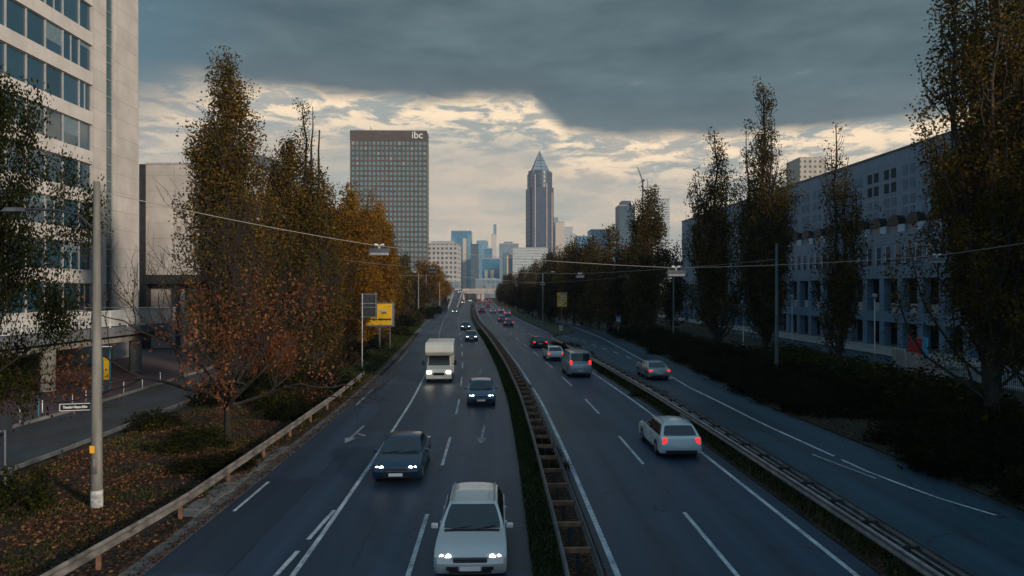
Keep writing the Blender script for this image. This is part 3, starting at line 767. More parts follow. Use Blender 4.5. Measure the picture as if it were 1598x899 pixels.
# second, lower brown rank on the island and beyond
for i, (o, Y, mm, s) in enumerate([(14.5, 150, fc, .62), (14.2, 166, fc, .6), (14, 184, fe, .95), (13.6, 205, fc, .62), (13.4, 228, fe, 1.0), (13.2, 252, fc, .66), (13, 280, fe, 1.05), (13, 310, fc, .7), (13, 342, fe, 1.1), (13, 374, fc, .75)]):
    tree('small_tree', mm, (m_(Y) + o, Y, .05), i * 1.3, f'low brown tree on the grass island, {ORD[i]} one behind the direction sign', group='low trees on the grass island', s=(s, s, s))
for i, (o, Y, mm, s, lb) in enumerate([(-19.5, 262, fd, 1.55, 'broad golden green tree in front of the white office block'), (-18.5, 205, fe, 1.2, 'small brown tree below the broad golden green tree'), (-17.0, 300, fd, 1.2, 'golden green tree nearest the far ramp'), (-19.5, 185, fb, .95, "slim poplar in front of the brown tower's foot"), (-19, 158, fc, 1.0, 'brown poplar between the orange row and the broad golden tree'), (-18, 138, fa, .80, 'olive poplar just past the last tall orange poplar'), (-16.5, 345, fe, 1.3, 'low brown tree beside the far ramp'), (-22, 172, fe, 1.1, 'low leafy brown tree behind the row of lamp poles')]):
    tree('broadleaf_tree' if mm in (fd, fe) else 'poplar_tree', mm, (m_(Y) + o, Y, .05), i * 1.9 + .4, lb, group='distant trees on the left verge', s=(s, s, s))
# trees behind, filling between the office block and the poplars on the left
for i, (x, Y, mm, s) in enumerate([(-33, 84, fa, .75), (-29, 96, fc, .85), (-38, 110, fd, 1.1), (-34, 125, fb, .9), (-42, 140, fd, 1.2), (-37, 155, fa, .8), (-45, 175, fd, 1.3), (-40, 200, fc, 1.0)]):
    tree('background_tree', mm, (x, Y, .05), i * 1.1, f'dark tree beyond the side street behind the orange row, {ORD[i]} going away', group='trees beyond the side street', s=(s, s, s))
for i, (x, Y, mm, s) in enumerate([(33.5, 118, fa, .7), (30, 132, fc, .95), (36.5, 100, fc, .7), (27, 150, fa, .7), (24, 175, fc, 1.0), (21, 200, fa, .8), (17, 240, fb, .9)]):
    tree('background_tree', mm, (x, Y, .05), i * 1.1, f'dark tree in the second rank before the grey building, {ORD[i]} going away', group='second rank of trees before the grey building', s=(s, s, s))

# near left: rusty half-bare tree, leafy tree at the frame edge
def keep_rust(c):
    k = 1.0 if c[2] < 6.2 else max(0, 1 - (c[2] - 6.2) / 2.4)
    if c[0] < -3.0 and c[2] > 4.5: k *= .25
    if c[0] > 5.5: k *= max(0, 1 - (c[0] - 5.5) / 1.2)
    if c[2] > 4.5: k *= .75
    return k * .62
mr = broad_meshes(41, 15.0, 1.15, 4, .18, 6, 'lf_rust', crad=.24, keep=keep_rust, trunk_h=.13, trunkr=.21, nchild=(2, 4), up=.5, zlow=1.6, tilts=[1.1, .3, .95, .45, 1.05, .2, 1.0, .55, .85, .7, 1.1, .4])
tree('maple_tree', mr, (-13.6, 33.4, .05), 0.3, 'half-bare tree with rusty orange leaves low down and bare twigs above', 'tree', s=(.80, .80, .97))
mr2 = broad_meshes(42, 7.5, .7, 3, .16, 11, 'lf_rust', crad=.25, trunk_h=.25, trunkr=.12, zlow=.5)
tree('young_tree', mr2, (-14.5, 42.5, .05), 1.0, 'small rusty leaved tree just behind the half-bare tree', 'tree', s=(.55, .55, .75))
mo = broad_meshes(43, 17.6, .95, 4, .17, 30, 'lf_green', crad=.36, trunk_h=.10, trunkr=.25, nchild=(3, 4), up=.3, zlow=.8)
tree('lime_tree', mo, (-21.3, 26.5, .05), 0.0, 'leafy olive tree with yellow lower leaves at the frame edge before the terrace', 'tree', s=(.55, .55, 1))
print('leaves', mz[2], mz4[2], ml1[2], mr[2], mo[2], fa[2])

# bushes
def bush_mesh(seed, mat, n=2600, leaf=.11):
    rs = np.random.RandomState(seed); cl = []
    for i in range(70):
        a = rs.uniform(0, 6.28); r = rs.rand() ** .5; z = rs.rand() * (1 - r * r * .55)
        cl.append((math.cos(a) * r, math.sin(a) * r, z * 1.0))
    C, t = clump_leaves(cl, n / 70, .14, rs); C[:, 2] = np.abs(C[:, 2]) + .02
    segs = [((0, 0, 0), (c[0] * .8, c[1] * .8, c[2] * .8), .02, .006) for c in cl[:30]]
    return tubes_mesh('stem', segs, M['bark'], 4), leaf_mesh('foliage', C, leaf, M[mat], t, seed=seed)
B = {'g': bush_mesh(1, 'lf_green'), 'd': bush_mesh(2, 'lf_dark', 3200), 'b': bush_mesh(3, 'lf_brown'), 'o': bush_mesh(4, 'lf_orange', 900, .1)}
def bush(kind, loc, s, label, group):
    t = empty('bush', (loc[0], loc[1], .04), random.uniform(0, 6)); t.scale = s; tag(t, label, 'bush', group)
    link('stem', B[kind][0], t); link('foliage', B[kind][1], t)
    return t
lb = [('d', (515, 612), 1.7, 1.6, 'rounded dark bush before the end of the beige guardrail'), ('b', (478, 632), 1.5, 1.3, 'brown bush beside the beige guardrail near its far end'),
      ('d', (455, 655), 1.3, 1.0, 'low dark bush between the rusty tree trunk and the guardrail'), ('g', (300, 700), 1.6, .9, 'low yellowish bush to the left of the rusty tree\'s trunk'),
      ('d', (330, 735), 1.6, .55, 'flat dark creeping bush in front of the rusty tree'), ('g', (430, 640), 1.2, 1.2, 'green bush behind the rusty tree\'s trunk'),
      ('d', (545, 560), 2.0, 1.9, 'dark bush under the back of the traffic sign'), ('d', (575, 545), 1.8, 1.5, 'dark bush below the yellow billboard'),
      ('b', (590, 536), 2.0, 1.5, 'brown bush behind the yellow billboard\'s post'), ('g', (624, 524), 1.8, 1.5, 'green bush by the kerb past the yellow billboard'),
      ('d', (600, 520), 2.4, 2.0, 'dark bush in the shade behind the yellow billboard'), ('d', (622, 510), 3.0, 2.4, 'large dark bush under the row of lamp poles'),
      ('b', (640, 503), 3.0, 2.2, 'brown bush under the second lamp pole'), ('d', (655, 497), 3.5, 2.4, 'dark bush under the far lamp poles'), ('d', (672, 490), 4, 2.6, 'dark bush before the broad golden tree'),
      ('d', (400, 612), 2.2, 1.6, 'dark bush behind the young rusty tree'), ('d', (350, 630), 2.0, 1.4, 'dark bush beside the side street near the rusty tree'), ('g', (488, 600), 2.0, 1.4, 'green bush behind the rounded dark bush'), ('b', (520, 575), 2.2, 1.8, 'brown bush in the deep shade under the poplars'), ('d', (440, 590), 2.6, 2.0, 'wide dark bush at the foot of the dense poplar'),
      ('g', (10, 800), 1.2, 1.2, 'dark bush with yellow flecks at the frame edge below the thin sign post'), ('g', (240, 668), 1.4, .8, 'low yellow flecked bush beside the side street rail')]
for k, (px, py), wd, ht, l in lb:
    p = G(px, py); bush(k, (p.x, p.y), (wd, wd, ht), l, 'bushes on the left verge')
rn = 0
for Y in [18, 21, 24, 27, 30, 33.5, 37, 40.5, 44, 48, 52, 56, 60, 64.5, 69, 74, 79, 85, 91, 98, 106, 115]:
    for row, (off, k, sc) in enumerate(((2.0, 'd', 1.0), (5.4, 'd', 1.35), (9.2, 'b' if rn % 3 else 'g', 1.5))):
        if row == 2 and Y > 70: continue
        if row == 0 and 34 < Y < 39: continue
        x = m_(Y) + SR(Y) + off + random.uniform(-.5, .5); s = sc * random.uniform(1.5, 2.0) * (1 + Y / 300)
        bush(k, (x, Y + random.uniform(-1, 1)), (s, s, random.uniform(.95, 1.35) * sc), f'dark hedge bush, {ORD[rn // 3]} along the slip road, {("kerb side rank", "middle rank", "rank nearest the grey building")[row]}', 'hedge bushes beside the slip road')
    rn += 3 if True else 0
    rn = rn
for i, (px, py, z) in enumerate([(855, 735, .04), (852, 712, .04), (847, 690, .04), (822, 607, .04)]):
    p = G(px, py); t = bush('b', (m_(p.y) - .82, p.y), (.42, .75, .42), ['grey heathery planting between the median rails, nearest clump', 'grey planting with a red tuft between the median rails', 'grey planting between the median rails, third clump', 'small far clump of planting between the median rails'][i], 'planting between the median rails')
bush('o', (m_(32) + 7.9, 32), (.35, .5, .5), 'small yellow orange plant poking over the slip road guardrail', 'weeds on the divider')
for i, (Y, s) in enumerate([(60, .5), (69, .7), (76, .9), (84, 1.1), (48, .4)]):
    bush('g', (m_(Y) + 7.6, Y), (.55 * s + .3, 1.3, .8 * s), ['tuft of weeds under the guardrail, middle one', 'knee high weeds under the guardrail', 'tall green weeds rising over the guardrail, smaller one', 'tallest green weeds at the guardrail\'s far end', 'low weeds at the guardrail nearest the white car'][i], 'weeds on the divider')
# ------------------------------------------------------------------ left office building
M['clad'] = gridmat('pale_cladding', (.50, .455, .42), (.22, .19, .17), 1.925, 4.2, 0, 0, joint=.045, wallrough=.6)
M['spandrel'] = gridmat('pale_spandrel', (.56, .515, .48), (.25, .22, .2), 9.0, 2.45, 0, 0, joint=.03, wallrough=.6)
M['mullion'] = pm('mullion', (.38, .36, .35), .5, .1, 2)
M['winglass'] = glassmat('blue_office_glass', (.010, .036, .058), .05, 1.0, var=.35)
M['slotglass'] = glassmat('stair_slot_glass', (.03, .06, .07), .1, .8, var=.3)
u_dir = Vector((15 / F, -1, 0)).normalized()
corner = Vector((-40.8 - .0, 76.5, 0)); corner.x = -40.8 + (68 - 76.5) * 15 / F
M['blind'] = pm('window_blind', (.13, .19, .22), .3, .1, 2)
ob = empty('office_building', corner, math.atan2(u_dir.y, u_dir.x))
tag(ob, 'tall pale office block with rows of wide blue windows over a white railed terrace', 'building')
TOP = 46.0; U1 = 44.0
mb = MB()
mb.bb(0, 4.8, -20, 0, 0, TOP); mb.bb(6.2, 8.5, -20, 0, 0, TOP); mb.bb(4.8, 6.2, -20, -.45, 0, TOP)   # solid end with the stair slot
mb.build('wall', M['clad'], ob)
mb = MB()
zb = [5.3 + 3.85 * k for k in range(10)]
mb.bb(8.5, U1, -20, 0, 0, zb[0])
for k, z in enumerate(zb): mb.bb(8.5, U1, -20, 0, z + 2.62, z + 3.85 if k < 9 else TOP)
mb.bb(8.5, U1, -20, -.5, zb[0], TOP - 1)
mb.build('spandrel_wall', M['spandrel'], ob)
wu = [8.55, 10.4] + [10.4 + 2.45 * i for i in range(1, 13)]
for k, z in enumerate(zb):
    for i in range(len(wu) - 1):
        if i > 7: continue
        a, b = wu[i], wu[i + 1]
        fr = MB()
        fr.bb(a, a + .045, -.36, -.14, z, z + 2.62); fr.bb(b - .045, b - .002, -.36, -.14, z, z + 2.62)
        fr.bb(a + .045, b - .045, -.36, -.16, z, z + .07); fr.bb(a + .045, b - .045, -.36, -.16, z + 2.54, z + 2.618)
        if (i * 7 + k * 3) % 5 == 0: fr.bb((a + b) / 2 - .03, (a + b) / 2 + .03, -.34, -.18, z + .07, z + 2.54)
        f = fr.build('window', M['mullion'], ob)
        MB().bb(a + .045, b - .045, -.33, -.27, z + .07, z + 2.54).build('pane', M['winglass'], f)
        hsh = (i * 37 + k * 91 + i * k * 13) % 17
        if hsh in (2, 5, 11, 14): MB().bb(a + .06, b - .06, -.268, -.262, z + 2.54 - (.35, .9, 1.5, .6)[(2, 5, 11, 14).index(hsh)], z + 2.535).build('blind', M['blind'], f)
st = MB()
for z in zb: st.bb(wu[8], U1 - .02, -.34, -.27, z, z + 2.62)
tag(st.build('window_strip', M['winglass'], ob), kind='stuff')
sl_ = MB(); sl_.bb(4.82, 6.18, -.30, -.22, 4, TOP - 1); sl_.build('stair_glazing', M['slotglass'], ob)
fr = MB()
for i in range(24): fr.bb(4.82, 6.18, -.215, -.15, 4.5 + i * 1.72, 4.56 + i * 1.72)
fr.bb(4.82, 4.90, -.214, -.10, 4, TOP - 1); fr.bb(6.10, 6.18, -.214, -.10, 4, TOP - 1)
fr.build('glazing_bars', M['mullion'], ob)

# second block behind, dark framed
ob2 = empty('beige_building', (-45.3, 85, 0)); tag(ob2, 'lower beige block with a dark corner column and dark beam, beside the tall office block', 'building')
mb = MB(); mb.bb(.75, 13, 0, 30, 9.0, 22.5); mb.bb(.75, 13, 1.2, 30, 0, 9.0); mb.build('wall', M['clad'], ob2)
MB().bb(0, .748, -.15, 30, 0, 22.55).build('corner_column', M['dark'], ob2)
MB().bb(.75, 13.2, -.18, -.004, 8.0, 9.1).build('beam', M['dark'], ob2)
for i in range(3): MB().bb(4.2 + i * 4.2, 4.6 + i * 4.2, .3, .7, 0, 7.995).build('column', M['dark'], ob2)
MB().bb(2.2, 12, 9, 22, 22.5, 25.4).build('penthouse', pm('penthouse_grey', (.10, .12, .15), .6, .1, 1), ob2)
MB().bb(.7, 13.1, -.05, 30, 22.51, 22.75).build('parapet', M['mullion'], ob2)
for i in range(2):
    fr = MB(); fr.bb(5 + i * 4.2, 8 + i * 4.2, 1.1, 1.19, 4.6, 7.6)
    fr.build('window', M['slotglass'], ob2)

# terrace with white railing on round columns
te = empty('terrace', (0, 0, 0)); tag(te, 'raised walkway terrace on round columns in front of the tall office block', 'terrace')
MB().bb(-40.7, -31.9, 30, 66.5, 3.55, 4.25).build('deck', pm('terrace_edge', (.15, .16, .18), .7, .15, 1), te)
MB().bb(-40.7, -32.5, 30, 66.0, 2.95, 3.545).build('beam', M['concrete'], te)
for Y in (38, 49.5, 61):
    c = MB(); c.tube([(-32.9, Y, 0.1), (-32.9, Y, 2.95)], .50, 20); c.build('column', M['concrete'], te, smooth=40)
ra = empty('terrace_railing', (0, 0, 0)); tag(ra, 'long white picket railing along the edge of the terrace', 'railing')
tr_ = MB(); tr_.bb(-31.99, -31.91, 30, 66.4, 5.55, 5.63); tr_.bb(-31.98, -31.92, 30, 66.4, 4.40, 4.45); tr_.bb(-40.6, -31.92, 66.32, 66.40, 5.55, 5.63)
tr_.build('handrail', M['white'], ra)
pk = MB(); y = 30.1
while y < 66.3: pk.bb(-31.965, -31.935, y, y + .03, 4.45, 5.55); y += .12
tag(pk.build('pickets', M['white'], ra), kind='stuff')
for i in range(15): MB().bb(-31.99, -31.91, 30.5 + i * 2.5, 30.58 + i * 2.5, 4.25, 5.55).build('post', M['white'], ra)

# ------------------------------------------------------------------ right exhibition building
v_dir = Vector((.0495, -1, 0)).normalized()
M['hallwall'] = gridmat('blue_grey_tiles', (.15, .235, .33), (.04, .06, .09), 1.3, .98, 0, 0, joint=.04, wallrough=.55)
M['hallwin'] = glassmat('hall_window', (.02, .03, .045), .1, .6, var=.3)
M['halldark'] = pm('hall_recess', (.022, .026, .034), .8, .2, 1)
M['shutter'] = pm('shutter_panel', (.10, .155, .22), .6, .08, 1)
M['pink'] = pm('pinkish_panel', (.27, .21, .22), .7, .1, 1)
M['pale'] = pm('pale_panel', (.40, .50, .60), .6, .1, 1)
hb = empty('exhibition_hall', (52 - .0495 * 182, 182, 0), math.atan2(v_dir.y, v_dir.x))
tag(hb, 'long blue grey tiled hall with dark arched niches and a colonnade behind the right poplars', 'building')
HL = 285  # unseen near stretch added to the length so its shadow covers the road
mb = MB()
mb.bb(0, HL, 1.3, 60, 14.5, 24.9)                 # upper storeys set back behind the arch ledge
mb.bb(0, HL, 0, 60, 8.7, 14.45)
mb.bb(0, HL, 4.5, 60, 0, 8.7); mb.bb(0, HL, .0, 4.5, 3.2, 4.5)
mb.build('wall', M['hallwall'], hb)
MB().bb(-.1, HL, 1.2, 60.1, 24.91, 25.15).build('coping', M['dark'], hb)
nb = 0
for i in range(42):
    u = 2 + i * 3.9
    MB().bb(u, u + 1.0, .02, 1.0, 0 if i % 1 == 0 else 4.5, 8.695).build('column', M['hallwall'], hb)
    if u > 50:
        # niche with a half-round dark awning above a pinkish panel
        aw = MB(); pts = [(u + 1.3 + 1.25 + 1.25 * math.cos(t), u and 0, 15.42 + 1.25 * math.sin(t)) for t in [math.pi * k / 12 for k in range(13)]]
        n0 = len(aw.v)
        for yy in (1.25, .25):
            aw.v += [(p[0], yy + (0), p[2]) for p in pts]
        for k in range(12): aw.face(n0 + k, n0 + k + 1, n0 + 13 + k + 1, n0 + 13 + k)
        aw.face(*[n0 + 13 + k for k in range(13)])
        aw.build('awning', M['black'], hb)
        MB().bb(u + 1.5, u + 3.3, .45, 1.25, 14.46, 15.41).build('niche_panel', M['pink'], hb)
        MB().bb(u + 3.5, u + 4.9, .30, 1.22, 14.46, 15.38).build('ledge_box', M['pale'], hb)
rs5 = np.random.RandomState(5)
for i in range(54):
    u = 40 + i * 2.05
    if u > HL - 2: break
    fr = MB(); fr.bb(u, u + .75, -.06, .0, 10.5, 12.7); f = fr.build('window', M['hallwin'], hb)
    MB().bb(u - .16, u - .004, -.10, -.0, 10.4, 12.8).build('reveal', M['pale'], f)
uw = 0
for i in range(34):
    for kz, z in enumerate((22.1, 20.3)):
        u = 40 + i * 3.9
        if u > HL - 3: continue
        dark = (i % 9 in (3, 4)) and True
        for q in range(2):
            if uw > 96: continue
            uw += 1
            MB().bb(u + q * 1.55, u + q * 1.55 + 1.0, 1.26, 1.30, z - .5, z + .75).build('upper_window', M['halldark'] if dark else M['shutter'], hb)
st = MB()
for i in range(34):
    for z in (18.4, 16.9 + 0.0):
        u = 40 + i * 3.9
        if u > HL - 3: continue
        for q in range(2): st.bb(u + q * 1.55, u + q * 1.55 + 1.0, 1.26, 1.30, z - .4, z + .7)
tag(st.build('shuttered_windows', M['shutter'], hb), kind='stuff')
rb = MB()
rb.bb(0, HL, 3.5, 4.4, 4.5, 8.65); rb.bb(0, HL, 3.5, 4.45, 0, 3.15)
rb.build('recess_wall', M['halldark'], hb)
for i in range(10, 34, 1):
    u = 2 + i * 3.9; q = MB(); q.bb(u + 2.2, u + 3.5, .3, .9, 4.51, 5.6); q.build('air_unit', M['mullion'], hb)
# pale tower with square openings rising behind the hall
gt = empty('pale_tower', (P(1257, 0, 420).x, 420, 0)); tag(gt, 'pale cream tower with small square openings rising behind the tiled hall', 'building')
gm = gridmat('cream_grid', (.46, .40, .33), (.08, .07, .07), 3.0, 3.0, .45, .45)
bx = MB(); bx.bb(-7.5, 8, -10, 10, 0, H + 202 * 420 / F); bx.build('wall', gm, gt)

# car park wall with red advertising board, seen between the trunks
wl = empty('corrugated_wall', (0, 0, 0)); tag(wl, 'pale corrugated metal wall with white posts beyond the hedge', 'wall')
mb = MB(); a = P(1392, 573, 0) if False else None
def wx(Y): return 34.3 + (Y - 56) * .17
for i in range(50):
    Y = 55 + i * .22; x = wx(Y)
    mb.bb(x - (.03 if i % 2 else 0), x + .06, Y, Y + .22, 0, 1.75)
mb.build('sheet', M['mullion'], wl)
for i in range(5): Y = 55.2 + i * 2.5; MB().bb(wx(Y) - .12, wx(Y) - .035, Y, Y + .1, 0, 1.9).build('post', M['white'], wl)
bd = empty('advertising_board', (wx(60.5), 60.5, 1.6), R(-10)); tag(bd, 'red advertising board with a cyan end panel on top of the corrugated wall', 'sign')
MB().bb(-.12, .05, -1.5, 1.6, .2, 1.55).build('panel', M['red'], bd)
MB().bb(-.13, .05, -2.3, -1.52, .2, 1.65).build('side_panel', M['cyan'], bd)
MB().bb(-.135, -.121, -.8, 1.0, 1.1, 1.25).build('caption_bar', M['shutter'], bd)
MB().bb(.07, .15, -2.1, -2.0, -1.6, 1.4).build('post', M['dark'], bd); MB().bb(.07, .15, 1.2, 1.3, -1.6, 1.4).build('post', M['dark'], bd)
fn = empty('picket_fence', (0, 0, 0)); tag(fn, 'white metal picket fence at the frame edge beyond the hedge', 'fence')
f1 = MB(); f1.bb(36.0, 36.06, 44, 58, 1.5, 1.56); f1.bb(36.0, 36.06, 44, 58, .3, .36); f1.build('rail', M['white'], fn)
f2 = MB()
for i in range(70): f2.bb(35.97, 35.998, 44 + i * .2, 44.04 + i * .2, .1, 1.65)
tag(f2.build('picket', M['white'], fn), kind='stuff')

# ------------------------------------------------------------------ brown tower with lettering
M['ibcwall'] = gridmat('brown_tower_grid', (.150, .105, .085), (.10, .20, .23), 3.43, 2.78, .62, .52, u0=-25.25, z0=.0, var=.75)
it = empty('brown_tower', (P(606, 0, 464).x, 464, 0), R(1.5))
tag(it, 'brown office tower with a grid of small windows and three white letters at the top', 'building')
TH = H + 248 * 464 / F
MB().bb(-25.25, 25.25, 0, 14.5, 0, TH - 6.2).build('wall', pm('brown_stone', (.120, .088, .076), .7, .15, .2), it)
MB().bb(-25.35, 25.35, -.15, 14.6, TH - 6.19, TH).build('crown_band', pm('brown_band', (.10, .075, .068), .7, .12, .3), it)
MB().bb(-25.4, 25.4, -.2, 14.7, TH + .01, TH + .4).build('roof_edge', M['mullion'], it)
M['twin'] = glassmat('tower_window', (.10, .165, .18), .45, .4, var=.3)
M['blindpale'] = pm('pale_blind', (.34, .33, .29), .5, .1, 1); rows = 29; zt0 = TH - 8.4
st = MB(); cnt = 0
for r_ in range(rows):
    z = zt0 - r_ * 3.43 * .98
    for c_ in range(18):
        x = -24.2 + c_ * 2.78 + .15
        if cnt < 90:
            MB().bb(x, x + 1.75, -.12, -.01, z - 1.0, z + 1.0).build('window', M['twin'] if (r_ * 7 + c_ * 5) % 11 else M['blindpale'], it); cnt += 1
        else: st.bb(x, x + 1.75, -.12, -.01, z - 1.0, z + 1.0)
    for c_ in range(5): st.bb(25.26, 25.36, 1.0 + c_ * 2.78, 2.75 + c_ * 2.78, z - 1.0, z + 1.0)
tag(st.build('lower_windows', M['twin'], it), kind='stuff')
ribs = MB()
for c_ in range(19): ribs.bb(-24.95 + c_ * 2.78 - .08, -24.95 + c_ * 2.78 + .08, -.32, -.005, 0, TH - 6.2)
for c_ in range(6): ribs.bb(25.26, 25.5, -.1 + c_ * 2.78 + .1, .3 + c_ * 2.78, 0, TH - 6.2)
ribs.build('facade_ribs', M['clad'] if False else pm('rib_stone', (.14, .112, .10), .7, .1, .5), it)
def text_mesh(body, size, ext, mat, name='lettering', parent=None, loc=(0, 0, 0), rot=(0, 0, 0), bold=0.0, align='CENTER', sx=1.0):
    cu = bpy.data.curves.new(name, 'FONT'); cu.body = body; cu.size = size; cu.extrude = ext; cu.offset = bold; cu.align_x = align; cu.align_y = 'CENTER'
    to = bpy.data.objects.new(name + '_curve', cu); COL.objects.link(to)
    dg = bpy.context.evaluated_depsgraph_get(); me = bpy.data.meshes.new_from_object(to.evaluated_get(dg))
    bpy.data.objects.remove(to); me.name = name; me.materials.clear(); me.materials.append(mat)
    o = link(name, me, parent); o.location = loc; o.rotation_euler = rot; o.scale = (sx, 1, 1)
    return o
M['letter'] = pm('white_letter', (.80, .78, .72), .4, .02, 1)
text_mesh('ibc', 6.6, .3, M['letter'], parent=it, loc=(19.2, -.55, TH - 3.1), rot=(R(90), 0, 0), bold=.05)
MB().tube([(-13, 6, TH), (-13, 6, TH + 4)], .15, 5).tube([(-12.2, 6, TH), (-12.2, 6, TH + 3)], .12, 5).build('antenna', M['dark'], it)

# ------------------------------------------------------------------ pointed tower
S_ = 1250 / F
mt = empty('pointed_tower', (P(842, 0, 1250).x, 1250, 0), R(10))
tag(mt, 'tall dark blue skyscraper with a pyramid top standing alone on the skyline', 'building')
M['mwall'] = gridmat('purple_glass_grid', (.030, .044, .080), (.008, .030, .065), 7.8, 4.3, .66, .7, var=.3, rough_g=.35)
M['mglass'] = gridmat('drum_glass', (.09, .10, .115), (.015, .04, .07), 7.8, 3.6, .8, .62, var=.4, rough_g=.3)
Zb = lambda py: H + (452 - py) * S_
hw = 21.5
mb = MB()
mb.bb(-hw, hw, -hw + 3, hw - 3, 0, Zb(295)); mb.bb(-hw + 3, hw - 3, -hw, -hw + 3, 0, Zb(295)); mb.bb(-hw + 3, hw - 3, hw - 3, hw, 0, Zb(295))
mb.bb(-hw + 2.5, hw - 2.5, -hw + 4, hw - 4, Zb(295), Zb(271)); mb.build('shaft', M['mwall'], mt)
mb = MB(); mb.tube([(0, 0, Zb(297)), (0, 0, Zb(268))], 20.2, 40); mb.build('drum', M['mglass'], mt, smooth=30)
k = 15.5
py_ = MB(); b0 = [(-k, -k, Zb(271)), (k, -k, Zb(271)), (k, k, Zb(271)), (-k, k, Zb(271))]; ap = (0, 0, Zb(235))
for i in range(4): py_.poly([b0[i], b0[(i + 1) % 4], ap])
py_.build('pyramid_roof', gridmat('pyramid_cladding', (.08, .12, .16), (.14, .2, .25), 5.5, 60, .96, .82, rough_g=.3, var=.2), mt)
for a_, b_ in ((0, 0), (1, 1), (2, 2), (3, 3)):
    q = MB(); q.tube([b0[a_], ap], .35, 5); q.build('roof_ridge', M['mullion'], mt)
for zc in (262, 252):
    kk = k * (zc - 235) / 36 + .25; q = MB(); q.bb(-kk, kk, -kk, kk, Zb(zc), Zb(zc) + .8); q.build('roof_band', M['dark'], mt)
glow = emit('emissive_facade_strip', (1, .56, .30), .50, (.5, .3, .2))  # glints on the pointed tower's front, put in as faint orange emission
for x_, zz in ((-hw + 9, 272), (8.5, 285), (hw - 3.6, 300)):
    q = MB()
    for j in range(int((Zb(zz) - 8) / 3.9)): q.bb(x_ - .5, x_ + .5, -hw - .5, -hw - .02, 8 + j * 3.9, 8 + j * 3.9 + 2.6)
    tag(q.build('facade_strip', glow, mt), kind='stuff')

# ------------------------------------------------------------------ skyline
def tower(px0, px1, ytop, Y, depth, mat, label, name='office_tower', base=None, rz=0.0, extras=()):
    x0, x1 = P(px0, 0, Y).x, P(px1, 0, Y).x; z = H + (452 - ytop) * Y / F
    t = empty(name, ((x0 + x1) / 2, Y, 0), rz); hx = (x1 - x0) / 2
    tag(t, label, 'building', 'skyline buildings')
    MB().bb(-hx, hx, 0, depth, 0, z).build('wall', mat, t)
    MB().bb(-hx - .3, hx + .3, -.3, depth + .3, z + .01, z + max(.6, Y / 900)).build('roof', M['mullion'], t)
    for e in extras:
        kind, a, b, zt, m2 = e; s = Y / F; xm = (px0 + px1) / 2
        q = MB()
        if kind == 'mast': q.tube([((a - xm) * s, depth / 2, z), ((a - xm) * s, depth / 2, H + (452 - zt) * s)], [b * s, b * s * .4], 6)
        else: q.bb((a - xm) * s, (b - xm) * s, -1.2 if kind == 'strip' else 2, depth * .8 if kind != 'strip' else -.05, 4 if kind == 'strip' else z, H + (452 - zt) * s)
        q.build({'mast': 'mast', 'strip': 'facade_strip', 'block': 'roof_block'}[kind], m2, t)
    return t
gW = gridmat('white_grid_wall', (.46, .43, .40), (.06, .065, .07), 4.0, 3.6, .55, .5)
gB = gridmat('blue_curtain_wall', (.06, .16, .24), (.05, .17, .27), 4.0, 3.0, .8, .7, rough_g=.15, var=.3)
gB2 = gridmat('pale_blue_wall', (.14, .25, .32), (.10, .24, .34), 4.0, 5.0, .7, .7, rough_g=.2, var=.4)
gC = gridmat('beige_slab', (.60, .53, .47), (.50, .45, .41), 4.0, 3.0, .6, .4, var=.2)
gG = gridmat('grey_blue_wall', (.22, .25, .28), (.10, .16, .21), 4.0, 4.0, .7, .6, var=.5)
gL = gridmat('pale_office_wall', (.50, .50, .48), (.24, .27, .29), 3.2, 4.0, .9, .45, var=.3)
cream = pm('cream_facade', (.55, .46, .38), .6, .05, .1)
tower(660, 714, 381, 590, 40, gW, 'white office block with rows of small square windows right of the brown tower', extras=(('block', 672, 706, 376, M['mullion']),))
tower(704, 735, 361, 1500, 50, gB, 'twin slab blue glass tower with a small aerial, first right of the white block', extras=(('strip', 704.5, 710, 372, gB2), ('strip', 729, 734.5, 366, gB2), ('strip', 722, 728, 372, cream), ('mast', 717.5, .35, 350, M['white'])))
tower(734.6, 746, 382, 1350, 40, gC, 'narrow beige slab tower beside the twin slab blue tower')
tower(743.5, 761, 377, 1700, 50, gB2, 'pale blue stepped glass tower right of the beige slab', extras=(('block', 745, 759, 375, gB),))
tower(756, 768, 388, 1600, 40, gB, 'dark blue block in front of the slim spire tower')
tower(766.5, 774, 366, 2000, 40, gC, 'slim spire tower with a pale stripe and tall white mast', extras=(('block', 770, 774.5, 350, gB2), ('mast', 771, .5, 337, M['white']), ('mast', 762, .25, 362, M['dark'])))
tower(752, 779, 404, 1100, 40, gB, 'wide low blue glass building at the end of the road', extras=(('strip', 756, 761, 421.5, cream), ('strip', 765.5, 771, 421.5, cream)))
tower(779, 809, 381, 1400, 50, gG, 'grey blue block with a rounded top left of the pointed tower', extras=(('block', 786, 800, 377, gG), ('strip', 786, 794, 395, gB)))
tower(790, 806, 398, 1000, 30, gG, 'grey block with two glowing orange strips', extras=(('strip', 791, 793, 399, glow), ('strip', 801.5, 804, 397, glow)))
tower(800, 855, 388, 820, 60, gL, 'pale low office building in front of the pointed tower', extras=(('block', 806, 852, 386, M['mullion']),))
tower(855, 868, 345, 1700, 40, gB2, 'blue sliver tower just right of the pointed tower', extras=(('block', 864, 871, 339, gG),))
tower(867, 880.5, 347, 1650, 40, cream, 'plain cream slab tower right of the pointed tower')
tower(880, 894, 355, 1900, 30, gL, 'faint pale lattice block right of the cream slab tower')
tower(900, 925, 369, 800, 40, gB, 'dark blue low block above the slip road trees')
tower(922, 964, 359, 900, 40, gB2, 'wide pale blue glass block above the slip road trees', extras=(('mast', 931, .3, 356, M['dark']), ('mast', 941, .3, 355, M['dark'])))
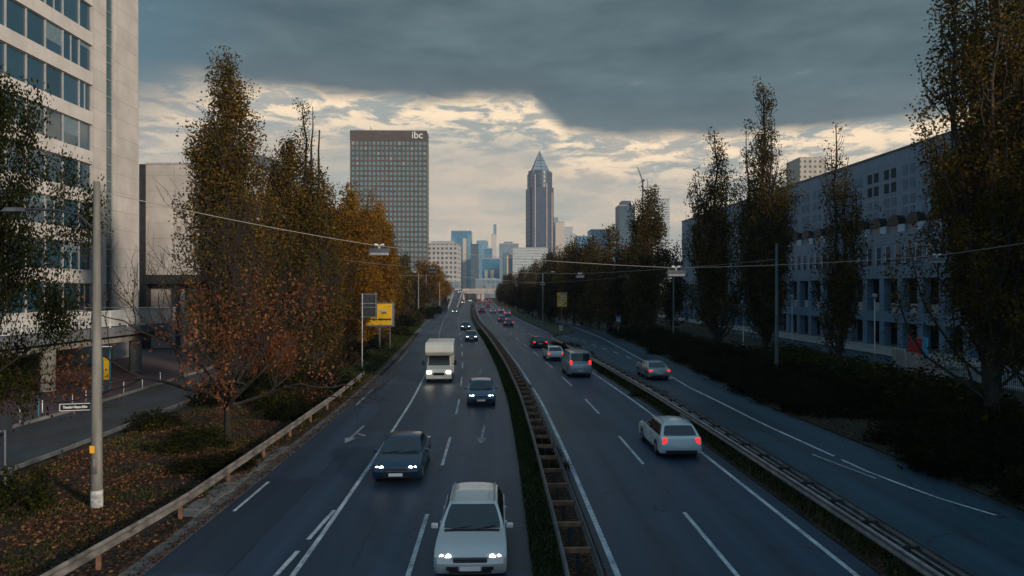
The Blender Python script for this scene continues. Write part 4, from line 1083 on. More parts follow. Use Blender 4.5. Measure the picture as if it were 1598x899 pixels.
gS = gridmat('slate_curtain_wall', (.05, .075, .10), (.03, .07, .10), 4.0, 3.0, .8, .7, rough_g=.4, var=.2)
tower(966, 990, 321, 850, 30, gS, 'slim dark blue tower half hidden by the round-topped poplar', extras=(('block', 971, 985, 313, gS), ('mast', 978, .3, 308, M['dark'])))
tower(1016, 1045, 311, 900, 30, gL, 'pale lattice block showing right of the round-topped poplar')
# low buildings and trees beyond the overpass
tower(700, 716, 440, 560, 20, gG, 'low grey building beyond the left end of the overpass', name='low_building')
tower(742, 790, 437, 620, 20, gG, 'long low grey building beyond the overpass', name='low_building', extras=(('block', 752, 776, 434, gB2),))
cr = empty('tower_crane', (P(1003, 0, 850).x, 850, 0)); tag(cr, 'slender construction crane with its jib raised over the slim dark blue tower', 'crane')
s = 850 / F
MB().tube([(0, 0, 0), (0, 0, H + (452 - 283) * s)], .9, 4).build('mast', M['dark'], cr)
MB().tube([(0, 0, H + 169 * s), (-8 * s, 0, H + 191 * s)], [.7, .4], 4).build('jib', M['dark'], cr)
MB().tube([(0, 0, H + 169 * s), (3 * s, 0, H + 171 * s)], .9, 4).build('counter_jib', M['dark'], cr)

# ------------------------------------------------------------------ overpass at the end and the ramp on its left
YB = 440
op = empty('overpass', (m_(YB) + 0, YB, 0)); tag(op, 'concrete road overpass crossing the road at its far end', 'bridge')
bc = pm('overpass_concrete', (.42, .36, .33), .8, .15, .3)
sx = YB / F; off0 = m_(YB)
xa, xb = P(707, 0, YB).x - off0, P(800, 0, YB).x - off0 + 10
MB().bb(xa, xb, 0, 12, 4.9, 6.9).build('deck', bc, op)
MB().bb(xa, xb, -.25, -.01, 6.1, 7.9).build('parapet', bc, op)
for px in (747.5, 753.5, 722): 
    x = P(px, 0, YB).x - off0; MB().bb(x - .9, x + .9, .5, 11, 0, 4.89).build('pier', bc, op)
MB().bb(xb - 14, xb, .1, 12.1, 0, 4.88).build('abutment', bc, op)
rp = MB(); pr = None
pts = [(Y, P(a, 0, Y).x, P(b, 0, Y).x) for Y, a, b in ((205, 696, 712), (240, 699, 713), (300, 703.5, 717), (370, 707, 720), (440, 709, 722))]
for Y, x0, x1 in pts:
    z = .01 + max(0, (Y - 215) / 225) ** 1.25 * 7.0; n = len(rp.v); rp.v += [(x0, Y, -.05), (x0, Y, z), (x1, Y, z), (x1, Y, -.05)]
    if pr is not None:
        for q in range(3): rp.face(pr + q, pr + q + 1, n + q + 1, n + q)
    pr = n
tag(rp.build('ramp_road', M['asphalt']), kind='structure')
wp = MB()
for s_i in (1, 2):
    pth = [(Vector((pts[j][s_i] , pts[j][0], .01 + max(0, (pts[j][0] - 215) / 225) ** 1.25 * 7.0)), Vector((1, 0, 0))) for j in range(1, 5)]
    wp.extr([(-.15, 0), (-.15, .85), (.15, .85), (.15, 0)], pth)
rw = wp.build('ramp_wall', bc); tag(rw, 'low concrete walls edging the ramp up to the overpass', 'wall')
for i in range(2):
    pass

# ------------------------------------------------------------------ guard rails
WB = [(-.02, .31), (.03, .27), (.03, .22), (-.03, .17), (-.03, .13), (.03, .08), (.03, .03), (-.02, 0)]
def path(off, y0, y1, step, z):
    n = max(1, int((y1 - y0) / step)); out = []
    for i in range(n + 1):
        Y = y0 + (y1 - y0) * i / n; o = off(Y) if callable(off) else off
        out.append((Vector((m_(Y) + o, Y, z)), Vector((1, 0, 0))))
    return out
mg = empty('median_guardrail', (m_(17) - 1.05, 17, 0)); tag(mg, 'double steel guardrail with rusty cross bars on the central strip, like a ladder', 'guardrail')
def pb(mb, name, mat, par, smooth=None):
    o = mb.build(name, mat, par, smooth); o.location = -Vector(par.location); return o
for off, s in ((-1.42, -1), (-.62, 1)):
    mb = MB(); mb.extr([(a * s, b) for a, b in WB], path(off, 8, 380, 2.2, .44)); mb.extr([(a * s * .7 - .012 * s, b) for a, b in WB], path(off, 8, 380, 2.2, .44))
    pb(mb, 'rail', M['zinc'], mg, 60)
y = 10.0; i = 0; rest = MB()
while y < 260:
    c = m_(y)
    tgt = MB() if i < 48 else rest
    tgt.bb(c - 1.38, c - .66, y - .045, y + .045, .55, .68)
    if i < 48: pb(tgt, 'cross_bar', M['rust'], mg)
    tgt = MB() if i < 48 else rest
    tgt.bb(c - 1.07, c - .97, y - .03, y + .03, 0, .55)
    if i < 48: pb(tgt, 'post', M['dark'], mg)
    y += 1.98; i += 1
tag(pb(rest, 'far_cross_bars', M['rust'], mg), kind='stuff')
dg_ = empty('slip_road_guardrail', (m_(20) + 7.5, 20, 0)); tag(dg_, 'double dark steel guardrail between the main road and the slip road', 'guardrail')
for off, s in ((7.15, -1), (7.85, 1)):
    mb = MB(); mb.extr([(a * s, b) for a, b in WB], path(off, 8, 97, 2.2, .44)); mb.extr([(a * s * .7 - .012 * s, b) for a, b in WB], path(off, 8, 97, 2.2, .44))
    pb(mb, 'rail', M['zinc'], dg_, 60)
for i in range(44):
    Y = 10 + i * 2.0; c = m_(Y)
    q = MB(); q.bb(c + 7.45, c + 7.55, Y - .03, Y + .03, 0, .72); q.bb(c + 7.2, c + 7.8, Y - .05, Y + .05, .62, .70); pb(q, 'post', M['dark'], dg_)
lg = empty('left_guardrail', (m_(20) - 12.95, 20, 0)); tag(lg, 'single weathered beige guardrail curving along the leaf strewn left verge', 'guardrail')
mb = MB(); off = lin((0, -13.6), (16, -13.4), (22, -12.95), (55, -13.1))
WB2 = [(a * 1.35, b) for a, b in WB]
mb.extr(WB2, path(off, 8, 54.5, 1.6, .50)); mb.extr([(a * .8 - .012, b) for a, b in WB2], path(off, 8, 54.5, 1.6, .50))
pb(mb, 'rail', M['railbeige'], lg, 60)
for i in range(12):
    Y = 11.2 + i * 4.0; q = MB(); q.extr([(a + .007, b) for a, b in WB2], path(off, Y, Y + .34, .17, .50))
    for zz in (.24, .07): q.box((m_(Y + .17) + off(Y) + .055, Y + .17, .5 + zz), (.03, .05, .05))
    pb(q, 'splice', M['rust'] if i % 4 == 1 else M['railbeige'], lg, 60)
for i in range(12):
    Y = 10 + i * 4.0; c = m_(Y) + off(Y); q = MB(); q.bb(c - .16, c - .05, Y - .03, Y + .03, 0, .74); pb(q, 'post', M['rust'], lg)
sg_ = empty('side_street_rail', (-19.4, 30, 0)); tag(sg_, 'low grey steel rail on short posts along the side street', 'guardrail')
q = MB(); pth = [(Vector((np.interp(Y, (10, 31, 42, 75), (-19.1, -19.4, -20.1, -22.2)), Y, .28)), Vector((1, 0, 0))) for Y in np.arange(12, 75, 3.0)]
q.extr([(-.05, 0), (-.05, .16), (.05, .16), (.05, 0)], pth, closed=True); pb(q, 'rail', M['zinc'], sg_)
for j in range(0, len(pth), 1):
    p = pth[j][0]; q = MB(); q.bb(p.x - .07, p.x + .07, p.y - .07, p.y + .07, 0, .42); pb(q, 'post', M['dark'], sg_)

# ------------------------------------------------------------------ poles, lamps, wires
def pole(loc, ht, r0, r1, mat, label, name='lamp_pole', arm=None, group=None, extra=None, n=14):
    t = empty(name, (loc[0], loc[1], .03)); tag(t, label, 'lamp post' if arm else 'pole', group)
    MB().tube([(0, 0, 0), (0, 0, ht)], [r0, r1], n).build('shaft', mat, t, smooth=50)
    if arm:
        for dxx, dzz in arm:
            MB().tube([(0, 0, ht - .1), (dxx * .25, 0, ht + dzz * .7), (dxx, 0, ht + dzz)], .035, 6).build('arm', mat, t)
            h = MB(); h.box((dxx + (.35 if dxx > 0 else -.35), 0, ht + dzz + .0), (.75, .28, .14), taper=.7); h.build('lamp_head', M['whiteplate'], t)
    return t
M['clad_foot'] = pm('chipped_white_paint', (.46, .45, .43), .7, .3, 6)
lp = G(151, 795)
LP = pole((lp.x, lp.y), 10.85, .185, .10, M['polegrey'], 'thick round concrete mast on the leafy verge with a white painted foot', name='mast', n=20)
q = MB(); q.tube([(0, 0, 0.0), (0, 0, .62)], [.190, .187], 20); q.build('painted_foot', M['clad_foot'], LP, smooth=50)
q = MB(); q.tube([(-.0, 0, 9.2), (-.6, 0, 9.75), (-1.3, 0, 9.9), (-2.4, .05, 9.95)], .04, 8); q.build('arm', M['dark'], LP)
q = MB(); q.box((-2.75, .05, 9.93), (.8, .26, .13), taper=.7); q.build('lamp_head', M['lamphood'], LP)
q = MB()
for z in (3.1, 4.2, 5.25, 6.6): q.tube([(0, 0, z), (0, 0, z + .03)], .181 - z * .0075, 16)
q.build('strap', M['mullion'], LP)
q = MB(); q.bb(-.12, .03, -.195, -.178, 1.88, 2.12); q.build('number_plate', M['yellow2'], LP)
q = MB(); q.bb(-.02, .11, -.196, -.180, 1.2, 1.7); q.build('paper_notice', M['railbeige'], LP)
# street name sign
ss = empty('street_name_sign', (lp.x - .2, lp.y, 3.42), R(-20) * 0); tag(ss, 'black street name plate with white lettering on the thick concrete mast', 'sign')
ss.rotation_euler = (0, R(0), R(14))
MB().bb(-.93, .02, -.012, .012, -.13, .13).build('plate', M['black'], ss)
q = MB()
for a in ((-.92, .01, -.118, -.10), (-.92, .01, .10, .118), (-.92, -.90, -.10, .10), (-.01, .01, -.10, .10)): q.bb(a[0], a[1], -.018, -.0125, a[2], a[3])
q.build('border', M['whiteplate'], ss)
text_mesh('Theodor-Heuss-Allee', .125, .002, M['letter'], parent=ss, loc=(-.46, -.016, 0), rot=(R(90), 0, 0), sx=.66, bold=.002)
# slim pole right
rp_ = G(1212, 590)
RP = pole((rp_.x, rp_.y), 11.1, .16, .09, M['poleteal'], 'tall green grey pole rising from the hedge beside the slip road', name='mast', n=14)
kk_list = [((418, 575), 11.0, 'mottled pale pole half hidden by the tall dark poplars'), ((545, 527), 9.6, 'pale pole left of the traffic sign frame'), ((604, 512), 9.8, 'pale pole rising behind the yellow billboard'), ((631, 492), 12.6, 'first plain pole right of the yellow billboard'),
           ((653, 492), 12.0, 'pole with a double lamp arm in front of the brown trees'), ((665, 490), 11.8, 'slim pole just right of the double lamp arm pole'), ((686, 486), 9.8, 'short slim pole before the golden green tree'), ((698, 478), 10.5, 'farthest slim pole on the left verge')]
for i, ((px, py), ht, l) in enumerate(kk_list):
    p = G(px, py); pole((p.x, p.y), ht, .13 + p.y * .0002, .09 + p.y * .0002, M['polegrey'], l, arm=[(-2.6, .5), (-.6, .3)] if i == 4 else ([(-2.2, .4)] if i in (2, 0) else None), group='poles on the left verge', n=8)
for i, ((px, py), ht, l, arm) in enumerate([((847, 511), 10.4, 'green grey pole on the grass island carrying a hanging lamp', [(1.6, .3)]), ((1051, 535), 11.3, 'white flecked pole under the hanging lamp on the right', None), ((793.5, 474), 13, 'far slim pole beside the main road bend', None), ((866, 492), 10, 'thin pole behind the yellow direction sign', None), ((826, 483), 12, 'thin pole among the brown trees', None), ((804, 478), 12, 'slim pale pole nearest the red tail lights', None), ((744, 468), 9, 'pale pole standing before the overpass', [(-1, .2), (1, .2)]), ((733, 466), 12, 'thin pole before the overpass pier', None), ((723, 468), 11, 'pole at the foot of the ramp', None)]):
    p = G(px, py); k = 1 + p.y * .0012
    pole((p.x, p.y), ht if p.y < 200 else ht * .9, .11 * k, .08 * k, M['poleteal'] if i in (0,) else M['polegrey'], l, arm=arm, group='poles along the right side' if px > 780 else 'poles before the overpass', n=8)
# white globe lamp posts by the hall
for i, (px, y0, y1, Y) in enumerate(((1365, 466, 530, 78), (1236, 466, 508, 100), (1160, 510, 536, 92))):
    a = P(px, y0, Y); t = empty('forecourt_lamp', (a.x, Y, .05)); tag(t, ['white post lamp with a round head in front of the colonnade', 'white post by the hall\'s ramp road', 'short white post by the ramp road'][i], 'lamp post', 'white posts before the hall')
    MB().tube([(0, 0, 0), (0, 0, a.z)], .07, 8).build('shaft', M['whiteplate'], t)
    if i < 2:
        q = MB(); q.tube([(0, 0, a.z - .05), (0, 0, a.z + .12), (0, 0, a.z + .38), (0, 0, a.z + .5)], [.12, .3, .28, .08], 10); q.build('lamp_head', M['lampglass'], t, smooth=40)

# hanging street lights on span wires
def hanging_lamp(p, label, s=1.0):
    t = empty('hanging_lamp', p); t.scale = (s, s, s); tag(t, label, 'street light', 'street lights hanging from span wires')
    q = MB(); n0 = len(q.v)
    prof = [(-.50, .19), (-.44, .35), (.44, .35), (.50, .19)]
    q.v += [(-.50, -.19, -.30), (.50, -.19, -.30), (.50, .19, -.30), (-.50, .19, -.30), (-.44, -.13, -.12), (.44, -.13, -.12), (.44, .13, -.12), (-.44, .13, -.12)]
    for f in ((0, 3, 2, 1), (4, 5, 6, 7), (0, 1, 5, 4), (1, 2, 6, 5), (2, 3, 7, 6), (3, 0, 4, 7)): q.face(*f)
    q.build('hood', M['lamphood'], t, bevel=.015)
    q = MB(); q.box((0, 0, -.375), (.86, .3, .14)); q.build('diffuser', M['lampglass'], t, bevel=.02)
    q = MB(); q.tube([(-.22, 0, .06), (-.05, 0, .05)], [.06, .035], 8); q.tube([(.22, 0, .06), (.05, 0, .05)], [.06, .035], 8); q.build('insulator', M['whiteplate'], t)
    q = MB(); q.box((0, 0, -.04), (.10, .06, .16)); q.build('bracket', M['mullion'], t)
    return t
def sag(a, b, n=10, k=.008):
    a, b = Vector(a), Vector(b); L = (b - a).length
    return [a.lerp(b, i / n) - Vector((0, 0, 4 * k * L * (i / n) * (1 - i / n))) for i in range(n + 1)]
def wire(pts, label, r=.012):
    mb = MB(); allp = []
    for a, b in zip(pts, pts[1:]): mb.tube(sag(a, b), r, 5)
    o = mb.build('span_wire', M['wire']); tag(o, label, 'wire', 'span wires over the road'); return o
A = Vector((lp.x + .12, lp.y, 10.55))
L1p = P(592, 384, 33); L2p = P(1055, 418, 34.5); L3p = P(1462, 399, 29)
hanging_lamp(L1p, 'large dark hooded lamp hanging over the left carriageway'); hanging_lamp(L2p, 'large pale hooded lamp hanging over the slip road guardrail', .95); hanging_lamp(L3p, 'grey lamp hanging before the grey tiled hall', .68)
EP = P(1760, 352, 27)
wire([A, L1p], 'wire from the thick concrete mast to the large dark hooded lamp', .014)
wire([L1p, L2p], 'wire between the two large hanging lamps', .013)
wire([L2p, L3p], 'wire from the large pale hanging lamp to the one before the tiled hall', .013); wire([L3p, EP], 'wire running out of the frame past the lamp before the tiled hall', .013)
ep = empty('mast', (EP.x, EP.y, .03)); tag(ep, 'concrete mast outside the frame beyond the huge dark poplar', 'pole'); MB().tube([(0, 0, 0), (0, 0, EP.z + .3)], [.2, .13], 12).build('shaft', M['polegrey'], ep)
M1 = P(675, 419, 66); M2 = P(905, 427, 66)
hanging_lamp(M1, 'middle distance lamp hanging over the left carriageway', .85); hanging_lamp(M2, 'middle distance lamp hanging before the slip road trees', .85)
wire([(G(418, 575).x, G(418, 575).y, 10.9), M1], 'wire from the mottled pole to the middle distance lamp', .015); wire([M1, M2], 'wire between the two middle distance lamps', .015)
wire([M2, (rp_.x, rp_.y, 9.8)], 'wire from the middle distance lamp to the tall green grey pole', .015)
N1 = P(697, 429, 108); N2 = P(847, 441, 124); N3 = P(982, 431, 108)
hanging_lamp(N1, 'small distant lamp before the golden green tree', .95); hanging_lamp(N2, 'small distant lamp on the green grey island pole', 1.0); hanging_lamp(N3, 'small distant lamp against the round-topped poplar', .8)
wire([(G(545, 527).x, G(545, 527).y, 9.5), N1], 'wire from the pole behind the sign frame to a distant lamp', .02); wire([N1, N2], 'wire between the distant lamps over the road', .02); wire([N2, N3], 'wire from the island pole lamp to the round-topped poplar', .02)
hanging_lamp(P(806, 444, 190), 'tiny far lamp over the main road bend', 1.1)
wire([P(742, 441, 190), P(806, 442, 190), P(870, 440, 190)], 'far thin wire over the main road bend', .03)

# ------------------------------------------------------------------ signs
def S(px, py0, py1): # base point and metres per pixel
    return G(px, py0)
# yellow billboard
bp = Vector((-16.2, 85, 0)); bb_ = empty('billboard', (-16.1, 85, .05), R(6)); tag(bb_, 'yellow advertising billboard in a grey frame on a post', 'billboard')
MB().bb(-1.85, 1.75, -.12, .16, 2.75, 5.65).build('frame', pm('billboard_frame', (.13, .15, .2), .5, .1, 2), bb_, bevel=.02)
MB().bb(-1.70, 1.50, -.16, -.125, 2.95, 5.50).build('poster', M['yellow'], bb_)
q = MB()
rr = random.Random(4); x = -1.65
while x < 1.3:
    wv = rr.uniform(.10, .2); hh = rr.uniform(.13, .30) if x > -1.1 else .12; q.bb(x, x + wv, -.175, -.161, 3.62 - hh * .5, 3.62 + hh * .55)
    if rr.random() < .5: q.bb(x, x + wv + .08, -.176, -.162, 3.58, 3.66)
    x += wv + rr.uniform(.015, .05)
q.build('dark_script', M['black'], bb_)
MB().bb(-.02, .78, -.178, -.161, 4.55, 4.72).build('blue_bar', M['cyan'], bb_); q = MB()
for i in range(5): q.bb(.25 + i * .12, .34 + i * .12, -.178, -.161, 4.32, 4.50)
q.build('dark_letters', M['black'], bb_); MB().bb(.98, 1.3, -.178, -.161, 5.12, 5.2).build('small_caption', M['rust'], bb_)
MB().bb(-.1, .1, -.05, .10, 0, 2.745).build('post', M['poleteal'], bb_); MB().bb(1.2, 1.3, -.05, .05, 0, 2.745).build('post', M['zinc'], bb_)
# back of a traffic sign on a steel post
sf = empty('traffic_sign', (G(565, 577).x, G(565, 577).y, .05)); tag(sf, 'large traffic sign seen from behind on a silver post before the billboard', 'sign')
MB().tube([(0, 0, 0), (0, 0, 6.9)], .075, 10).build('post', M['zinc'], sf, smooth=40)
MB().bb(-.15, 1.28, .09, .13, 4.7, 6.9).build('panel', M['dark'], sf)
q = MB()
for z in (4.72, 5.6, 5.95, 6.8): q.bb(-.18, 1.32, .02, .088, z, z + .07)
q.bb(1.18, 1.25, .01, .019, 4.6, 7.0); q.bb(1.30, 1.35, .03, .09, 4.6, 7.0); q.build('frame', M['zinc'], sf)
# yellow direction sign on the island with arrow marker
ys = empty('direction_sign', (G(877, 517).x, G(877, 517).y, .05)); tag(ys, 'orange yellow direction sign on a rusty post at the tip of the grass island', 'sign')
k = ys.location.y / F
zt, zb_ = H + (452 - 457) * k, H + (452 - 479.5) * k
MB().bb(-.86, .88, -.03, .03, zb_, zt).build('panel', M['yellow2'], ys, bevel=.01)
q = MB(); q.bb(-.1, .75, -.045, -.031, zt - 1.12, zt - .62); q.build('white_field', M['whiteplate'], ys)
MB().bb(-.62, .05, -.045, -.031, zb_ + .35, zb_ + .95).build('white_field', M['whiteplate'], ys)
MB().bb(-.15, .18, -.05, -.031, zt - .3, zt - .1).build('blue_field', M['blue'], ys); MB().bb(.30, .68, -.05, -.031, zt - .3, zt - .1).build('blue_field', M['blue'], ys)
q = MB(); q.poly([(-.72, -.034, zt - .70), (-.72, -.034, zt - .78), (-.3, -.034, zt - .98), (-.3, -.034, zt - .86)]); q.poly([(-.78, -.034, zt - .66), (-.55, -.034, zt - .66), (-.72, -.034, zt - .9)]); q.build('arrow', M['black'], ys)
q = MB(); q.poly([(.3, -.034, zb_ + .35), (.42, -.034, zb_ + .35), (.70, -.034, zb_ + .66), (.62, -.034, zb_ + .70)]); q.poly([(.78, -.034, zb_ + .78), (.55, -.034, zb_ + .72), (.74, -.034, zb_ + .52)]); q.build('arrow', M['black'], ys)
q = MB()
for i in range(4): q.bb(0 + i * .19, .13 + i * .19, -.05, -.0455, zt - 1.0, zt - .78)
q.bb(-.55, -.05, -.05, -.0455, zb_ + .62, zb_ + .76); q.build('dark_lettering', M['dark'], ys)
MB().tube([(-.07, .06, 0), (-.07, .06, zt - .1)], .07, 8).build('post', M['rust'], ys)
km = empty('arrow_marker', (G(875, 519).x, G(875, 519).y - .4, .05)); tag(km, 'small red and white chevron marker at the tip of the grass island', 'sign')
MB().bb(-.3, .3, -.02, .02, .35, 1.15).build('panel', M['whiteplate'], km)
q = MB()
for z in (.45, .75): q.poly([(-.28, -.024, z - .02), (0, -.024, z + .22), (.28, -.024, z - .02), (.28, -.024, z + .1), (0, -.024, z + .36), (-.28, -.024, z + .1)])
q.build('chevron', M['red'], km); MB().tube([(0, .04, 0), (0, .04, .9)], .03, 6).build('post', M['zinc'], km)
# slip road signs
def small_sign(px, py, parts, label, ht=2.4):
    p = G(px, py); t = empty('road_sign', (p.x, p.y, .05)); tag(t, label, 'sign', 'small signs beside the slip road')
    MB().tube([(0, .05, 0), (0, .05, ht)], .045, 6).build('post', M['zinc'], t)
    for kind, z, sz, mt_ in parts:
        q = MB()
        if kind == 'disc':
            q.tube([(0, -.03, z), (0, .0, z)], sz, 16)
        elif kind == 'tri': q.poly([(-sz, -.03, z - sz * .6), (sz, -.03, z - sz * .6), (0, -.03, z + sz)])
        else: q.bb(-sz[0], sz[0], -.03, .02, z - sz[1], z + sz[1])
        q.build('panel', M[mt_], t)
    return t
small_sign(896, 503.5, [('box', 3.2, (.28, .28), 'blue'), ('disc', 2.5, .33, 'whiteplate'), ('box', 1.95, (.2, .16), 'whiteplate')], 'blue and white round sign stack behind the chevron marker', 3.4)
small_sign(907, 505, [('box', 2.9, (.75, .85), 'teal'), ('tri', 2.7, .33, 'whiteplate'), ('box', .7, (.25, .5), 'blue')], 'teal board with a white and red triangle, right of the round sign stack', 2.6)
small_sign(948, 518.5, [('disc', 2.65, .28, 'red'), ('disc', 2.1, .27, 'cyan'), ('box', .55, (.28, .42), 'blue')], 'red over blue round signs above a blue box beside the slip road', 3.4)
pmr = G(965, 524); t = empty('parking_meter', (pmr.x, pmr.y, .05)); tag(t, 'pale post with white box and dark cap beside the slip road', 'meter')
MB().tube([(0, 0, 0), (0, 0, 2.7)], .14, 8).build('shaft', M['poleteal'], t); MB().bb(-.3, .3, -.2, .2, 2.1, 2.9).build('box', M['whiteplate'], t); MB().bb(-.42, .42, -.3, .3, 2.91, 3.2).build('cap', M['blue'], t)
small_sign(788 + 20.5, 480, [('disc', 2.2, .42, 'whiteplate')], 'tiny far round white sign at the foot of the brown trees', 2.2)
# yellow info pillar between blue posts
iy = G(166, 615); t = empty('info_pillar', (iy.x, iy.y + 0, .1), R(10)); tag(t, 'narrow yellow information panel between two blue posts on the brick pavement', 'sign')
MB().bb(-.17, .17, -.03, .03, .55 + .35, 2.45).build('panel', M['yellow'], t); MB().tube([(-.23, 0, 0), (-.23, 0, 2.75)], .055, 8).build('post', M['teal'], t); MB().tube([(.23, 0, 0), (.23, 0, 3.2)], .055, 8).build('post', M['teal'], t)
q = MB(); q.bb(-.06, .05, -.04, -.031, 1.55, 1.66); q.bb(-.1, .12, -.04, -.031, 1.08, 1.13); q.bb(.05, .11, -.04, -.031, 1.13, 1.28); q.build('pictogram', M['black'], t)
q = MB(); q.bb(-.3, .35, -.1, .1, 3.2, 3.25); q.build('top_light', M['whiteplate'], t)
# thin sign post at the edge
tp = G(8, 762); t = empty('sign_post', (tp.x, tp.y, .05)); tag(t, 'thin grey sign post with a small dark plate at the left frame edge', 'sign')
MB().tube([(0, 0, 0), (0, 0, 2.6)], .035, 8).build('post', M['zinc'], t); MB().bb(-.3, .3, -.06, -.036, 2.1, 2.6).build('plate', M['red'] if False else M['dark'], t)
# bollards on the brick pavement
for i, (px, py, hh) in enumerate([(60, 650, 1.25), (66, 649, .9), (113, 636, .9), (134, 631, .9), (193, 614, .9), (158, 624, .9), (31, 661, .9), (222, 606, .9), (250, 599, .9)]):
    p = G(px, py, .12); t = empty('bollard', (p.x, p.y, .12)); tag(t, ['taller blue bollard on the brick pavement', 'thin bollard touching the taller blue one', 'second grey bollard along the brick pavement after the blue one', 'third grey bollard after the blue one', 'grey bollard just beyond the information panel', 'grey bollard hidden behind the concrete mast', 'grey bollard nearest the frame edge', 'grey bollard left of the terrace\'s last column', 'farthest grey bollard by the side street'][i], 'bollard', 'bollards on the brick pavement')
    MB().tube([(0, 0, 0), (0, 0, hh - .03), (0, 0, hh)], [.05, .05, .03], 10).build('shaft', M['teal'] if i == 0 else M['zinc'], t, smooth=50)
#PART3
# ------------------------------------------------------------------ vehicles
M['lens'] = pm('headlamp_lens', (.22, .23, .24), .12, .1, 3, spec=.8)
def carpaint(name, col, metal=.3):
    return pm(name, col, .32, .03, 1, metal=metal, spec=.5, coat=.6, world=False)
PA = {'white': carpaint('paint_white', (.66, .67, .66), 0), 'blue': carpaint('paint_blue', (.03, .10, .17)), 'navy': carpaint('paint_dark_blue', (.012, .04, .085)),
      'silver': carpaint('paint_silver', (.40, .42, .43), .5), 'black': carpaint('paint_black', (.015, .016, .019)), 'pale': carpaint('paint_pale_grey', (.50, .53, .53), .2), 'red': carpaint('paint_red', (.35, .02, .02)), 'cream': carpaint('paint_cream', (.60, .57, .50), 0)}
KIND = {  # L, W, H, wheelbase, cowl x, roof front, roof rear, tail glass base, belt, hood z, tail z
    'hatch': (4.2, 1.78, 1.47, 2.6, .95, .20, -1.45, -1.92, .93, .78, .93),
    'sedan': (4.7, 1.82, 1.44, 2.8, .98, .18, -1.05, -1.75, .92, .76, .96),
    'estate': (4.75, 1.83, 1.48, 2.8, 1.05, .28, -1.75, -2.2, .93, .77, .95),
    'suv': (4.6, 1.88, 1.68, 2.7, 1.05, .42, -1.75, -2.12, 1.08, .95, 1.08),
    'van': (5.3, 1.98, 2.15, 3.2, 1.95, 1.15, -2.50, -2.60, 1.22, 1.08, 1.22)}
